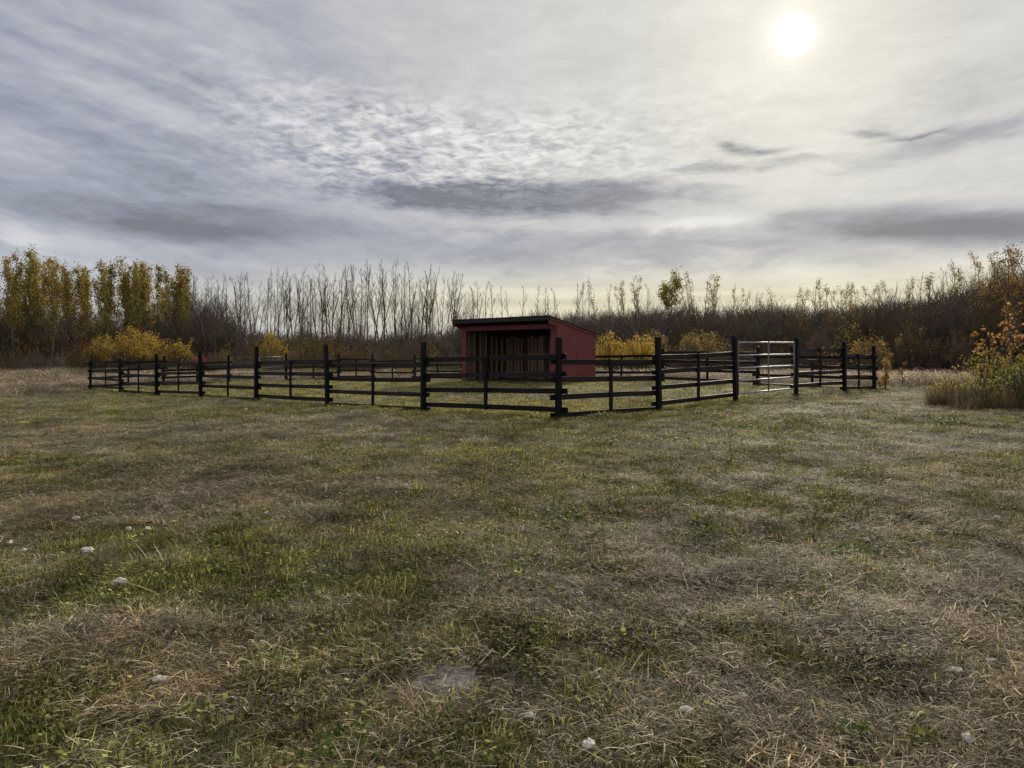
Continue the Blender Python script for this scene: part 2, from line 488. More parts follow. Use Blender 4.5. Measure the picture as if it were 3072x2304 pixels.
class MB:
    def __init__(self):
        self.v, self.f, self.sh, self.mi = [], [], [], []
        self.cur = 0

    def face(self, idx, shade=.5):
        self.f.append(idx); self.sh.append(shade); self.mi.append(self.cur)

    def tube(self, pts, rad, n=4, shade=.5):
        base = len(self.v)
        m = len(pts)
        for i, p in enumerate(pts):
            a = pts[max(0, i - 1)]; c = pts[min(m - 1, i + 1)]
            d = (c - a).normalized()
            ref = Vector((1, 0, 0)) if abs(d.x) < .8 else Vector((0, 1, 0))
            u = d.cross(ref).normalized(); w = d.cross(u)
            for k in range(n):
                t_ = 2 * math.pi * k / n
                self.v.append(p + (u * math.cos(t_) + w * math.sin(t_)) * rad[i])
        for i in range(m - 1):
            for k in range(n):
                a = base + i * n + k; b_ = base + i * n + (k + 1) % n
                self.face((a, b_, b_ + n, a + n), shade)
        self.face(tuple(base + (m - 1) * n + k for k in range(n)), shade)
        self.face(tuple(base + k for k in reversed(range(n))), shade)

    def box(self, c, s, R=None, shade=.5):
        base = len(self.v)
        c = Vector(c)
        for z in (-.5, .5):
            for x, y in ((-.5, -.5), (.5, -.5), (.5, .5), (-.5, .5)):
                p = Vector((x * s[0], y * s[1], z * s[2]))
                self.v.append((R @ p if R else p) + c)
        for q in ((3, 2, 1, 0), (4, 5, 6, 7), (0, 1, 5, 4), (1, 2, 6, 5), (2, 3, 7, 6), (3, 0, 4, 7)):
            self.face(tuple(base + i for i in q), shade)

    def leaf(self, c, n, size, shade, aspect=.7):
        n = Vector(n).normalized()
        ref = Vector((random.uniform(-1, 1), random.uniform(-1, 1), random.uniform(-1, 1)))
        u = n.cross(ref)
        if u.length < 1e-3: u = n.cross(Vector((1, .3, .2)))
        u.normalize(); w = n.cross(u)
        b_ = len(self.v)
        c = Vector(c)
        self.v += [c - u * size * .5, c + w * size * .5 * aspect, c + u * size * .5, c - w * size * .5 * aspect]
        self.face((b_, b_ + 1, b_ + 2, b_ + 3), shade)

    def blade(self, p, th, elev, length, width, curl, shade, segs=3):
        """grass blade: strip that starts at p, heads out at angle th, elevation elev and droops by curl"""
        d = Vector((math.cos(th), math.sin(th), 0))
        side = Vector((-math.sin(th), math.cos(th), 0))
        b_ = len(self.v)
        q = Vector(p); e = elev
        for i in range(segs):
            w = width * (1 - .55 * i / segs) * .5
            self.v += [q - side * w, q + side * w]
            q = q + (d * math.cos(e) + Vector((0, 0, 1)) * math.sin(e)) * (length / segs)
            if q.z < .003: q.z = .003
            e -= curl / segs
            th2 = random.uniform(-.25, .25)
            d = Vector((d.x * math.cos(th2) - d.y * math.sin(th2), d.x * math.sin(th2) + d.y * math.cos(th2), 0))
        self.v.append(q)
        for i in range(segs - 1):
            a = b_ + 2 * i
            self.face((a, a + 1, a + 3, a + 2), shade)
        a = b_ + 2 * (segs - 1)
        self.face((a, a + 1, a + 2), shade)

    def mesh(self, name, mats):
        me = bpy.data.meshes.new(name)
        me.from_pydata([tuple(v) for v in self.v], [], self.f)
        a = me.attributes.new('shade', 'FLOAT', 'FACE')
        a.data.foreach_set('value', np.array(self.sh, dtype=np.float32))
        for m in (mats if isinstance(mats, (list, tuple)) else [mats]):
            me.materials.append(m)
        me.polygons.foreach_set('material_index', np.array(self.mi, dtype=np.int32))
        me.update()
        return me

    def obj(self, name, m, parent=None, link=True):
        o = bpy.data.objects.new(name, self.mesh(name, m))
        if link: COL.objects.link(o)
        if parent: o.parent = parent
        return o


def bevel(o, w=.006):
    md = o.modifiers.new('bevel', 'BEVEL')
    md.width = w; md.segments = 1
    return o


def lerp_profile(xs, prof):
    return float(np.interp(xs, [p[0] for p in prof], [p[1] for p in prof]))


V = Vector
R = random.uniform

# ------------------------------------------------------------------ ground
def in_corral(x, y, margin=0.0):
    """True inside the fenced rectangle grown by margin (metres)"""
    A = np.array([[LV[0], RV[0]], [LV[1], RV[1]]])
    Ai = np.linalg.inv(A)
    qx, qy = np.asarray(x) - CORNER[0], np.asarray(y) - CORNER[1]
    a = Ai[0, 0] * qx + Ai[0, 1] * qy
    b_ = Ai[1, 0] * qx + Ai[1, 1] * qy
    ll, rl = np.linalg.norm(LV), np.linalg.norm(RV)
    return (a > -margin / ll) & (a < NL + margin / ll) & (b_ > -margin / rl) & (b_ < RLAST + margin / rl)


def field_mask(x, y):
    """unmown dry field beyond the paddock"""
    x = np.asarray(x, float); y = np.asarray(y, float)
    edge = 29.5 + (fbm(x * .25, y * .25, 31, 3) - .5) * 4 - np.clip(x, 0, 40) * .22
    return (y > edge) & ~in_corral(x, y, 1.6)


gx = np.concatenate([-np.geomspace(3000, 62, 14), np.arange(-60, -9.01, .5), np.arange(-9, 9.01, .18), np.arange(9.5, 60.01, .5), np.geomspace(62, 3000, 14)])
gy = np.concatenate([-np.geomspace(3000, 10, 12), np.arange(-8, 1.01, .5), np.arange(1.2, 14.01, .18), np.arange(14.4, 92.01, .5), np.geomspace(95, 4000, 16)])
XX, YY = np.meshgrid(gx, gy)
ZZ = H(XX.ravel(), YY.ravel())
nx, ny = len(gx), len(gy)
verts = np.stack([XX.ravel(), YY.ravel(), ZZ], 1)
ii, jj = np.meshgrid(np.arange(nx - 1), np.arange(ny - 1))
a = (jj * nx + ii).ravel()
faces = np.stack([a, a + 1, a + 1 + nx, a + nx], 1)
gme = bpy.data.meshes.new('ground')
gme.from_pydata(verts.tolist(), [], faces.tolist())
fld = gme.attributes.new('field', 'FLOAT', 'POINT')
fm = field_mask(verts[:, 0], verts[:, 1]).astype(np.float32)
fld.data.foreach_set('value', fm)
for p in gme.polygons: p.use_smooth = True
ground = bpy.data.objects.new('ground', gme)
COL.objects.link(ground)
tag(ground, kind='structure')
m, t, b, o = mat('mown_ground', .95)
n1 = objnoise(t, .5, 6, .6)
n2 = objnoise(t, 9.0, 6, .7)
n3 = objnoise(t, 55.0, 4, .7)
c1 = ramp(t, n2, [(.3, (.045, .034, .020)), (.5, (.095, .075, .042)), (.7, (.16, .13, .075))])
c2 = ramp(t, n2, [(.3, (.040, .042, .015)), (.6, (.095, .095, .034)), (.8, (.16, .15, .055))])
mm = t.nodes.new('ShaderNodeMix'); mm.data_type = 'RGBA'
t.links.new(ramp(t, n1, [(.4, (0, 0, 0)), (.6, (1, 1, 1))]), mm.inputs[0])
t.links.new(c1, mm.inputs[6]); t.links.new(c2, mm.inputs[7])
af = t.nodes.new('ShaderNodeAttribute'); af.attribute_name = 'field'
mf = t.nodes.new('ShaderNodeMix'); mf.data_type = 'RGBA'; mf.blend_type = 'MULTIPLY'; mf.inputs[0].default_value = 1
t.links.new(mm.outputs[2], mf.inputs[6])
t.links.new(ramp(t, objnoise(t, 120.0, 3, .75), [(.3, (.35, .34, .32)), (.5, (1.05, 1.05, 1.0)), (.68, (2.2, 2.1, 1.85))]), mf.inputs[7])
mm = mf
m2 = t.nodes.new('ShaderNodeMix'); m2.data_type = 'RGBA'
c3 = ramp(t, n2, [(.3, (.10, .075, .05)), (.6, (.20, .155, .11)), (.8, (.30, .24, .18))])
t.links.new(af.outputs['Fac'], m2.inputs[0])
t.links.new(mm.outputs[2], m2.inputs[6]); t.links.new(c3, m2.inputs[7])
t.links.new(m2.outputs[2], b.inputs['Base Color'])
bump(t, b, n3, .8, .03)
gme.materials.append(m)


# ------------------------------------------------------------------ fence
POST = .10
BW, BT = .10, .038        # board width and thickness
UPC = [1.165, .836, .498, .157]


def board(parent, name, p, q, half_w, depth_off, inward, m, length_ext=(.0, .0)):
    """a plank between two 3-D points, moved inward by depth_off"""
    p, q = V(p), V(q)
    d = (q - p); L_ = d.length; d.normalize()
    p2 = p - d * length_ext[0]; q2 = q + d * length_ext[1]
    c = (p2 + q2) / 2 + V((inward[0], inward[1], 0)) * depth_off
    yaw = math.atan2(d.y, d.x); pitch = -math.asin(max(-1, min(1, d.z)))
    mb = MB()
    Lb = (q2 - p2).length
    sag = random.gauss(.004, .008); bow = random.gauss(0, .006)
    ns = 6
    for i_ in range(ns + 1):
        t_ = i_ / ns
        dz_ = -sag * 4 * t_ * (1 - t_) + R(-.002, .002)
        dy_ = bow * 4 * t_ * (1 - t_)
        for sy, sz in ((-1, -1), (1, -1), (1, 1), (-1, 1)):
            mb.v.append(V(((t_ - .5) * Lb + (R(-.008, .008) if i_ in (0, ns) else 0), dy_ + sy * BT / 2, dz_ + sz * half_w * R(.97, 1.03))))
    for i_ in range(ns):
        for k_ in range(4):
            a_ = i_ * 4 + k_; b_ = i_ * 4 + (k_ + 1) % 4
            mb.face((a_, a_ + 4, b_ + 4, b_))
    mb.face((0, 1, 2, 3)); mb.face((ns * 4 + 3, ns * 4 + 2, ns * 4 + 1, ns * 4))
    o = mb.obj(name, m, parent)
    o.location = c - parent.location
    o.rotation_euler = (0, pitch, yaw)
    bevel(o, .004)
    return o


def post(parent, p, height, w=POST, yaw=0.0, lean=(0, 0)):
    z = h1(*p)
    mb = MB()
    # slightly tapered, worn top
    n = 5
    base = len(mb.v)
    for i in range(n):
        tt = i / (n - 1)
        s = w * .5 * (1.0 - .05 * tt) * R(.98, 1.02)
        if i == n - 1: s *= .86
        zz = -.25 + (height + .25) * (tt if i < n - 1 else 1.0) if i != n - 2 else height - .03
        for sx, sy in ((-1, -1), (1, -1), (1, 1), (-1, 1)):
            mb.v.append(V((sx * s + lean[0] * max(0, zz), sy * s + lean[1] * max(0, zz), zz + (R(-.006, .006) if i == n - 1 else 0))))
    for i in range(n - 1):
        for k in range(4):
            a_ = i * 4 + k; b_ = i * 4 + (k + 1) % 4
            mb.face((a_, b_, b_ + 4, a_ + 4))
    mb.face((n * 4 - 4, n * 4 - 3, n * 4 - 2, n * 4 - 1))
    o = mb.obj('post', M['stain'], parent)
    o.location = V((p[0], p[1], z)) - parent.location
    o.rotation_euler = (0, 0, yaw)
    bevel(o, .004)
    return o


def fence_side(label, pts, heights, inward, first_up=True, skip=(), own_first=True, own_last=True, yaw=0, shifts=None, leans=None):
    zc = h1(*pts[0])
    root = empty('rail_fence', (pts[0][0], pts[0][1], zc))
    tag(root, label, 'fence', 'four sides of the dark paddock fence')
    n = len(pts)
    for i, p in enumerate(pts):
        if (i == 0 and not own_first) or (i == n - 1 and not own_last): continue
        post(root, p, heights[i], POST * R(.97, 1.06), yaw, (leans or {}).get(i, (R(-.022, .022), R(-.022, .022))))
    inw = V((inward[0], inward[1])).normalized()
    for i in range(n - 1):
        if i in skip: continue
        up = (i % 2 == 0) == first_up
        p, q = pts[i], pts[i + 1]
        zp, zq = h1(*p), h1(*q)
        sh = (shifts or {}).get(i, 0.0)
        for hgt in UPC:
            hh = hgt + sh + (0 if up else -.105)
            board(root, 'rail', (p[0], p[1], zp + hh + R(-.012, .012)), (q[0], q[1], zq + hh + R(-.012, .012)), BW / 2 * R(.96, 1.05),
                  POST / 2 + BT / 2 + .004, inw, M['stain_rail'], (R(.12, .17), R(.12, .17)))
        # upright batten in the middle of the bay, nailed over the rails on the outer face
        mx, my = (p[0] + q[0]) / 2, (p[1] + q[1]) / 2
        zm = (zp + zq) / 2
        top = UPC[0] + sh + (0 if up else -.105) + BW / 2 - .004
        bot = UPC[3] + sh + (0 if up else -.105) - BW / 2 + .004
        mb = MB(); mb.box((0, 0, 0), (.089, .036, top - bot))
        o = mb.obj('batten', M['stain'], root)
        off = POST / 2 + .004 - .018 - .002
        o.location = V((mx + inw.x * off, my + inw.y * off, zm + (top + bot) / 2)) - root.location
        o.rotation_euler = (0, R(-.012, .012), math.atan2(q[1] - p[1], q[0] - p[0]))
        bevel(o, .004)
    return root


inL = RV / np.linalg.norm(RV)        # inward from the left-hand front side
inR = LV / np.linalg.norm(LV)        # inward from the right-hand front side
Lpts = [tuple(LP(k)) for k in range(NL + 1)]
Rpts = [tuple(RP(k)) for k in range(6)]
yawL = math.atan2(LV[1], LV[0]); yawR = math.atan2(RV[1], RV[0])


def hts(pts, ytops):
    return [CAMH + (HY - y) * p[1] / F - h1(*p) for p, y in zip(pts, ytops)]


fence_side('long dark rail fence side running left from the near corner post', Lpts,
           hts(Lpts, (1010, 1025, 1033, 1039, 1052, 1062, 1076, 1081)), inL, True, yaw=yawL, leans={2: (0, 0.03)})
fence_side('short dark rail fence side right of the near corner, broken by the pale metal gate', Rpts,
           hts(Rpts, (1010, 1011, 1008, 1013, 1026, 1038)), inR, False, skip=(2,), own_first=False, yaw=yawR, shifts={3: .10, 4: .06})
BLpts = [tuple(FARL + RV * min(k, RLAST)) for k in range(6)]
fence_side('short dark rail fence side at the far left with the thin pipe gate', BLpts,
           [1.4] + hts(BLpts[1:4], (1068, 1064, 1062)) + [1.45, 1.45], -inR, True, skip=(2,), own_first=False, yaw=yawR)
BRpts = [tuple(FARR + LV * k) for k in range(NL + 1)]
fence_side('long dark rail fence side at the back, passing behind the red shed', BRpts,
           [1.45, 1.42, 1.35, 1.4, 1.4, 1.4, 1.42, 1.45], -inL, False, own_first=False, own_last=False, yaw=yawL)


def pipe_gate(label, p, q, bars, rad, post_gap, metal='metal'):
    """tubular stock gate hung between two fence posts"""
    p, q = np.array(p), np.array(q)
    d = (q - p) / np.linalg.norm(q - p)
    p = p + d * post_gap; q = q - d * post_gap
    zp, zq = h1(*p), h1(*q)
    root = empty('pipe_gate', (p[0], p[1], zp))
    tag(root, label, 'gate')
    P0 = V((p[0], p[1], zp)); Q0 = V((q[0], q[1], zq))
    # keep the gate level with both hinge posts
    for (h0, h2_) in bars:
        mb = MB()
        a_ = P0 + V((0, 0, h0)); b_ = Q0 + V((0, 0, h2_))
        mb.tube([a_ - root.location, b_ - root.location], [rad, rad], 10)
        o = mb.obj('bar', M[metal], root)
        for f in o.data.polygons: f.use_smooth = len(f.vertices) == 4
    for tt in (0, .52, 1):
        mb = MB()
        X = P0.lerp(Q0, tt)
        lo = bars[-1][0] * (1 - tt) + bars[-1][1] * tt
        hi = bars[0][0] * (1 - tt) + bars[0][1] * tt
        e_ = rad * 1.05 if tt in (0, 1) else rad * .85
        mb.tube([X + V((0, 0, lo - rad * 1.2)) - root.location, X + V((0, 0, hi + rad * 1.6)) - root.location], [e_, e_], 10)
        o = mb.obj('upright', M['metal_dull'], root)  # dark reflection on the near gate's uprights is put into the colour
        for f in o.data.polygons: f.use_smooth = len(f.vertices) == 4
    for hh in (.35, 1.0):
        mb = MB()
        mb.tube([P0 + V((-d[0] * .1, -d[1] * .1, hh)) - root.location, P0 + V((0, 0, hh)) - root.location], [.012, .012], 6)
        mb.tube([P0 + V((-d[0] * .04, -d[1] * .04, hh - .03)) - root.location, P0 + V((-d[0] * .04, -d[1] * .04, hh + .03)) - root.location], [.016, .016], 6)
        mb.obj('hinge', M[metal], root)
    # latch chain at the free end
    mb = MB()
    c0 = Q0 + V((0, 0, .95))
    mb.tube([c0 - root.location, c0 + V((d[0] * .07, d[1] * .07, -.04)) - root.location, c0 + V((d[0] * .12, d[1] * .12, 0)) - root.location], [.008] * 3, 5)
    mb.obj('latch', M[metal], root)
    return root


def hgt(pt, y):
    return CAMH + (HY - y) * pt[1] / F - h1(*pt)


g0, g1 = Rpts[2], Rpts[3]
ysl = [1027, 1066, 1104, 1143, 1181]; ysr = [1027, 1062, 1096, 1130, 1164]
pipe_gate('pale galvanised pipe gate in the near right fence side', g0, g1,
          [(hgt(g0, a_), hgt(g1, b_)) for a_, b_ in zip(ysl, ysr)], .0215, .11)
g0, g1 = BLpts[2], BLpts[3]
pipe_gate('thin dull pipe gate at the far left of the paddock', g0, g1,
          [(1.28, 1.30), (1.0, 1.02), (.72, .74), (.44, .46), (.16, .18)], .016, .10, 'metal_dull')

# ------------------------------------------------------------------ shed
U = V((LV[0], LV[1], 0)).normalized()
Vv = V((-U.y * -1, U.x * -1, 0))          # perpendicular, pointing away from the camera
if Vv.y < 0: Vv = -Vv
SZ = .195
SW, SD = 5.81, 2.4
shed = empty('shelter_shed', (SHED_C[0], SHED_C[1], SZ))
shed.rotation_euler = (0, 0, math.atan2(Vv.y, Vv.x) - math.pi / 2)
# local axes: +x = opposite of U (to the right), +y = to the rear
tag(shed, 'red open fronted livestock shelter with black slanting roof inside the paddock', 'shed')


def roofz(y): return 2.70 - (y + .5) * (.65 / 2.9)


def prism(poly, ax, thick, name, m, parent=shed):
    """extrude a polygon given in the local (y,z) plane along x, or (x,z) along y"""
    mb = MB()
    n = len(poly)
    for s in (0, thick):
        for a_, z_ in poly:
            mb.v.append(V((ax + s, a_, z_)))
    mb.face(tuple(reversed(range(n)))); mb.face(tuple(range(n, 2 * n)))
    for i in range(n):
        j = (i + 1) % n
        mb.face((i, j, j + n, i + n))
    o = mb.obj(name, m, parent)
    return o


RT = .10
# side walls (x=0 right, x=-SW left); two painted sheets each
for x0, th_ in ((-.05, .05), (-SW, .05)):
    prism([(0, -.1), (SD, -.1), (SD, roofz(SD) - .004), (0, roofz(0) - .004)], x0, th_, 'side_wall', M['red'])
    prism([(-.5, roofz(-.5) - RT - .16), (0.0, roofz(0) - RT - .16), (0, roofz(0) - RT), (-.5, roofz(-.5) - RT)], x0 + .003, th_ - .006, 'rake_panel', M['red'])
for yy in (1.22,):
    mb = MB(); mb.box((0, 0, 0), (.006, .05, roofz(yy) - RT - .03))
    o = mb.obj('joint_strip', M['red'], shed); o.location = (.003, yy, (roofz(yy) - RT - .03) / 2)
lbox_base = ((.0005, 0.0, -.1), (.022, SD, .13))
# front jambs, header, low threshold
def lbox(name, lo, hi, m, parent=shed, bv=.004):
    mb = MB()
    c = [(l + h_) / 2 for l, h_ in zip(lo, hi)]
    mb.box((0, 0, 0), [h_ - l for l, h_ in zip(lo, hi)])
    o = mb.obj(name, m, parent)
    o.location = c
    if bv: bevel(o, bv)
    return o
lbox('skirt_board', lbox_base[0], lbox_base[1], M['red'])
lbox('jamb', (-.36, -.03, -.1), (-.0, 0.0 - .002, roofz(0) - RT - .06), M['red'])
lbox('jamb', (-SW, -.03, -.1), (-SW + .33, -.002, roofz(0) - RT - .06), M['red'])
lbox('header', (-SW + .332, -.028, 2.23), (-.362, -.002, roofz(0) - RT - .06), M['red'])
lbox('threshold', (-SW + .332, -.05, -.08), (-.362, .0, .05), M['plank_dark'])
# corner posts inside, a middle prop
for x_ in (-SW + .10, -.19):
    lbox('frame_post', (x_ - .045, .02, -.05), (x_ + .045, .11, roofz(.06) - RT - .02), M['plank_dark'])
# back wall: upright planks, with lighter studs and girts in front
x_ = -SW + .055
k = 0
while x_ < -.06 - .1:
    w_ = R(.19, .25)
    w_ = min(w_, -.055 - x_)
    dy_ = R(-.006, .006)
    lbox('plank', (x_, SD - .03 + dy_, R(-.05, -.02)), (x_ + w_ - R(.004, .014), SD - .005 + dy_, roofz(SD) - .012), M['plank'] if random.random() < .72 else M['plank_dark'], bv=None)
    x_ += w_; k += 1
for i in range(13):
    xx = -SW + .22 + i * (SW - .44) / 12
    lbox('stud', (xx - .019, SD - .13, 0), (xx + .019, SD - .045, roofz(SD) - RT - .02), M['stud'])
# the left end is lined with the same upright planks
y_ = .14
while y_ < SD - .12:
    w_ = R(.19, .25); w_ = min(w_, SD - .06 - y_)
    dx_ = R(-.004, .004)
    lbox('plank', (-SW + .054 + dx_, y_, R(-.05, -.02)), (-SW + .078 + dx_, y_ + w_ - R(.004, .014), roofz(y_ + w_) - .02), M['plank'] if random.random() < .7 else M['plank_dark'], bv=None)
    y_ += w_
for i in range(6):
    yy = .30 + i * .36
    lbox('stud', (-SW + .085, yy - .019, 0), (-SW + .165, yy + .019, roofz(yy) - RT - .03), M['stud'])
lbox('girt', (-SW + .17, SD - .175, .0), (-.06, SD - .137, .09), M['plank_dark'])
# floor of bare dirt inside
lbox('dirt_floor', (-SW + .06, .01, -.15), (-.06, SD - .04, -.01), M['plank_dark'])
# roof: sheathing, roofing felt with ragged edge, fascia, rafters
sl_ang = math.atan2(-.65, 2.9)
mb = MB()
nxr = 40
for j, y in enumerate((-.54, SD + .06)):
    for i in range(nxr + 1):
        xr = -SW - .06 + (SW + .12) * i / nxr
        mb.v.append(V((xr, y, roofz(y) - .0)))
        mb.v.append(V((xr, y, roofz(y) + .035 + R(-.008, .012))))
n2_ = 2 * (nxr + 1)
for i in range(nxr):
    a_ = 2 * i
    mb.face((a_, a_ + 2, a_ + 2 + n2_, a_ + n2_)); mb.face((a_ + 1, a_ + 1 + n2_, a_ + 3 + n2_, a_ + 3))
    mb.face((a_, a_ + 1, a_ + 3, a_ + 2)); mb.face((a_ + n2_, a_ + 2 + n2_, a_ + 3 + n2_, a_ + 1 + n2_))
mb.face((0, n2_, n2_ + 1, 1)); mb.face((2 * nxr, 2 * nxr + 1, n2_ + 2 * nxr + 1, n2_ + 2 * nxr))
roof = mb.obj('roof', M['roof'], shed)
lbox('fascia', (-SW - .05, -.535, roofz(-.5) - .145), (.05, -.505, roofz(-.5) - .003), M['roof'], roof)
for xr in np.linspace(-SW + .12, -.12, 10):
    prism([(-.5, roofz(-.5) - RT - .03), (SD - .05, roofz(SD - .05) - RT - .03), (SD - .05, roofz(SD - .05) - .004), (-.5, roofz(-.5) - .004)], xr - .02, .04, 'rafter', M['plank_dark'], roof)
for xr in (-SW - .035, .006):
    prism([(-.5, roofz(-.5) - RT + .002), (SD + .04, roofz(SD + .04) - RT + .002), (SD + .04, roofz(SD + .04) - .004), (-.5, roofz(-.5) - .004)], xr, .025, 'barge_board', M['red'], roof)

# ------------------------------------------------------------------ trees
def wander(p0, d0, length, segs, jit, up=.0):
    pts = [V(p0)]
    d = V(d0).normalized()
    for i in range(segs):
        d = (d + V((R(-jit, jit), R(-jit, jit), R(-jit, jit) * .6 + up))).normalized()
        pts.append(pts[-1] + d * (length / segs))
    return pts


def along(pts, t):
    f = t * (len(pts) - 1)
    i = min(int(f), len(pts) - 2)
    return pts[i].lerp(pts[i + 1], f - i), (pts[i + 1] - pts[i]).normalized()


def tree_meshes(name, Ht, r0, nbr, cb, blen, steep, leaves, leaf_size, bark, twigm, leafm, twigs=5, leaf_lo=.4, fork=0, tiprad=.012, lean=.06, spread=.3):
    """returns (trunk mesh, crown mesh): trunk with limbs, crown with twigs and leaves"""
    tb, cbm = MB(), MB()
    tr = wander((0, 0, -.15), (R(-lean, lean), R(-lean, lean), 1), Ht, 9, .07, .06)
    n = len(tr)
    tb.tube(tr, [r0 * (1 - .88 * (i / (n - 1)) ** .9) for i in range(n)], 5)
    limbs = []
    for f in range(fork):
        p, d = along(tr, R(.3, .55))
        a_ = R(0, 6.28)
        l2 = wander(p, d * 1.7 + V((math.cos(a_), math.sin(a_), 0)) * .6, min(Ht * R(.38, .52), (Ht - p.z) * 1.02), 6, .08, .12)
        tb.tube(l2, [r0 * .5 * (1 - .85 * i / 6) for i in range(7)], 4)
        limbs.append(l2)
    tips = []
    def branch_set(stem, cnt, lo, hi, bl):
        for i in range(cnt):
            tt = lo + (hi - lo) * (i + R(0, 1)) / cnt
            p, d = along(stem, tt)
            a_ = R(0, 6.28)
            out = V((math.cos(a_), math.sin(a_), 0))
            L_ = bl * R(.55, 1.1) * (1.05 - .75 * ((tt - lo) / max(.01, hi - lo)))
            br = wander(p, out * (1 - steep) + V((0, 0, 1)) * steep, L_, 4, .16, .10)
            cbm.tube(br, [max(tiprad * 1.3, r0 * .26 * (1.1 - .6 * tt)) * (1 - .6 * k_ / 4) for k_ in range(5)], 3, R(.2, .8))
            tips.append((br, L_))
            for j in range(twigs):
                q, dd = along(br, R(.25, 1))
                b2 = R(0, 6.28)
                tw = wander(q, dd + V((math.cos(b2), math.sin(b2), .45)) * .7, L_ * R(.3, .6), 3, .22, .12)
                cbm.tube(tw, [tiprad * 1.05, tiprad * .95, tiprad * .8, tiprad * .55], 3, R(.2, .8))
                tips.append((tw, L_ * .4))
    branch_set(tr, nbr, cb, .98, blen)
    for l2 in limbs: branch_set(l2, max(6, nbr // 2), .25, .98, blen * .7)
    mats = [twigm]
    if leaves:
        mats.append(leafm)
        cbm.cur = 1
        # leaves gather in clumps round twig tips
        nclump = max(10, leaves // 9)
        for c_ in range(nclump):
            br, L_ = random.choice(tips)
            q, dd = along(br, R(.2, 1.05) if True else 0)
            if q.z < Ht * leaf_lo and random.random() < .8: continue
            s_ = R(.12, spread)
            base_sh = R(.1, .9)
            for k_ in range(9):
                pp = q + V((random.gauss(0, s_), random.gauss(0, s_), random.gauss(0, s_ * 1.1)))
                cbm.leaf(pp, (R(-1, 1), R(-1, 1), R(-.6, 1)), leaf_size * R(.6, 1.3), min(1, max(0, base_sh + R(-.25, .25))), .75)
    return tb.mesh('trunk', bark), cbm.mesh('crown', mats)


def place(name, me, loc, scale, rz, label, cat, group):
    root = empty(name, loc, rz)
    root.scale = (scale[0], scale[0], scale[1])
    root.rotation_euler = (random.gauss(0, .035), random.gauss(0, .035), rz)
    tag(root, label, cat, group)
    for nm, m_ in zip(('trunk', 'crown'), me):
        c_ = bpy.data.objects.new(nm, m_)
        COL.objects.link(c_)
        c_.parent = root
    return root


gold = [tree_meshes('gold', 10, R(.06, .085), 30, .22, 1.25, .58, int(R(1300, 1900)), .15, M['bark_pale'], M['twig'], M['leaf_gold'] if i % 2 else M['leaf_olive'], 5, .38, i % 2, .010, spread=.22) for i in range(9)]
bare = [tree_meshes('bare', 10, R(.075, .10), 15, .40, 1.9, .60, 0, .1, M['bark_dark'], M['twig'], None, 6, .4, (0, 0, 1)[i % 3], .0082, .05) for i in range(10)]
sparse = [tree_meshes('sparse', 10, R(.07, .09), 18, .34, 1.8, .54, int(R(350, 600)), .13, M['bark_dark'], M['twig'], M['leaf_dull'], 5, .45, i % 2, .0095, spread=.2) for i in range(4)]
rust = [tree_meshes('rust', 8, R(.05, .07), 28, .18, 1.5, .5, int(R(420, 700)), .12, M['bark_dark'], M['twig_red'], M['leaf_rust'], 6, .22, 1, .010, spread=.22) for i in range(4)]
roundt = tree_meshes('round', 10, .09, 24, .55, 2.3, .42, 2300, .19, M['bark_dark'], M['twig'], M['leaf_lime'], 5, .55, 2, .014)

PROF_GOLD = [(-300, 770), (0, 772), (60, 762), (95, 742), (135, 765), (175, 768), (200, 800), (240, 788), (300, 772), (330, 768), (380, 776), (420, 772), (470, 786), (530, 790), (580, 820), (620, 850)]
PROF_BARE = [(540, 835), (600, 812), (640, 840), (700, 815), (735, 813), (770, 822), (800, 805), (865, 807), (905, 805), (990, 790), (1035, 799), (1125, 782), (1180, 778), (1245, 786), (1290, 808), (1345, 810), (1390, 836), (1450, 842), (1520, 835), (1600, 850), (1730, 842), (1780, 829), (1880, 832), (1912, 826), (1950, 838), (2090, 816), (2145, 822), (2200, 858), (2300, 866), (2400, 852), (2460, 832), (2510, 830), (2570, 846), (2650, 842), (2700, 836), (2750, 810), (2805, 816), (2880, 778), (2940, 757), (2980, 742), (3030, 734), (3080, 726), (3400, 720)]


REG = []


def tree_at(meshes, name, px, D, ytop, Hm, label, cat, group, wide=(.85, 1.15)):
    x = at(px, D)
    z = h1(x, D)
    Ht = CAMH + (HY - ytop) * D / F - z
    s = Ht / Hm
    o = place(name, random.choice(meshes) if isinstance(meshes, list) else meshes, (x, D, z), (s * R(*wide), s), R(0, 6.28), label, cat, group)
    if group: REG.append((label, px, o))
    return o


def gold_label(px, row):
    steps = [(-20, 'past the left edge of the picture'), (45, 'at the very left edge of the picture'), (105, 'in the tallest clump near the left edge'),
             (165, 'above the small gold bush'), (225, 'at the dip in the leafy skyline'), (300, 'above the left end of the big shrub'),
             (370, 'behind the crown of the big shrub'), (440, 'above the right half of the big shrub'), (510, 'above the smaller yellow shrub'), (900, 'at the right end of the leafy stand')]
    where = next(t for lim, t in steps if px < lim)
    return ('golden aspen %s, front row' if row == 0 else 'half hidden aspen %s, second row') % where, 'golden aspens ' + where


# front row of the golden stand follows the photographed skyline; a looser row behind
px = -130
while px < 590:
    l_, g_ = gold_label(px, 0)
    tree_at(gold, 'aspen_tree', px, R(58, 66), lerp_profile(px, PROF_GOLD) + R(-6, 22), 10, l_, 'tree', g_)
    px += R(15, 27)
px = -130
while px < 600:
    l_, g_ = gold_label(px, 1)
    tree_at(gold if random.random() < .7 else sparse, 'aspen_tree', px, R(67, 80), lerp_profile(px, PROF_GOLD) + R(5, 60), 10, l_, 'tree', g_)
    px += R(14, 25)


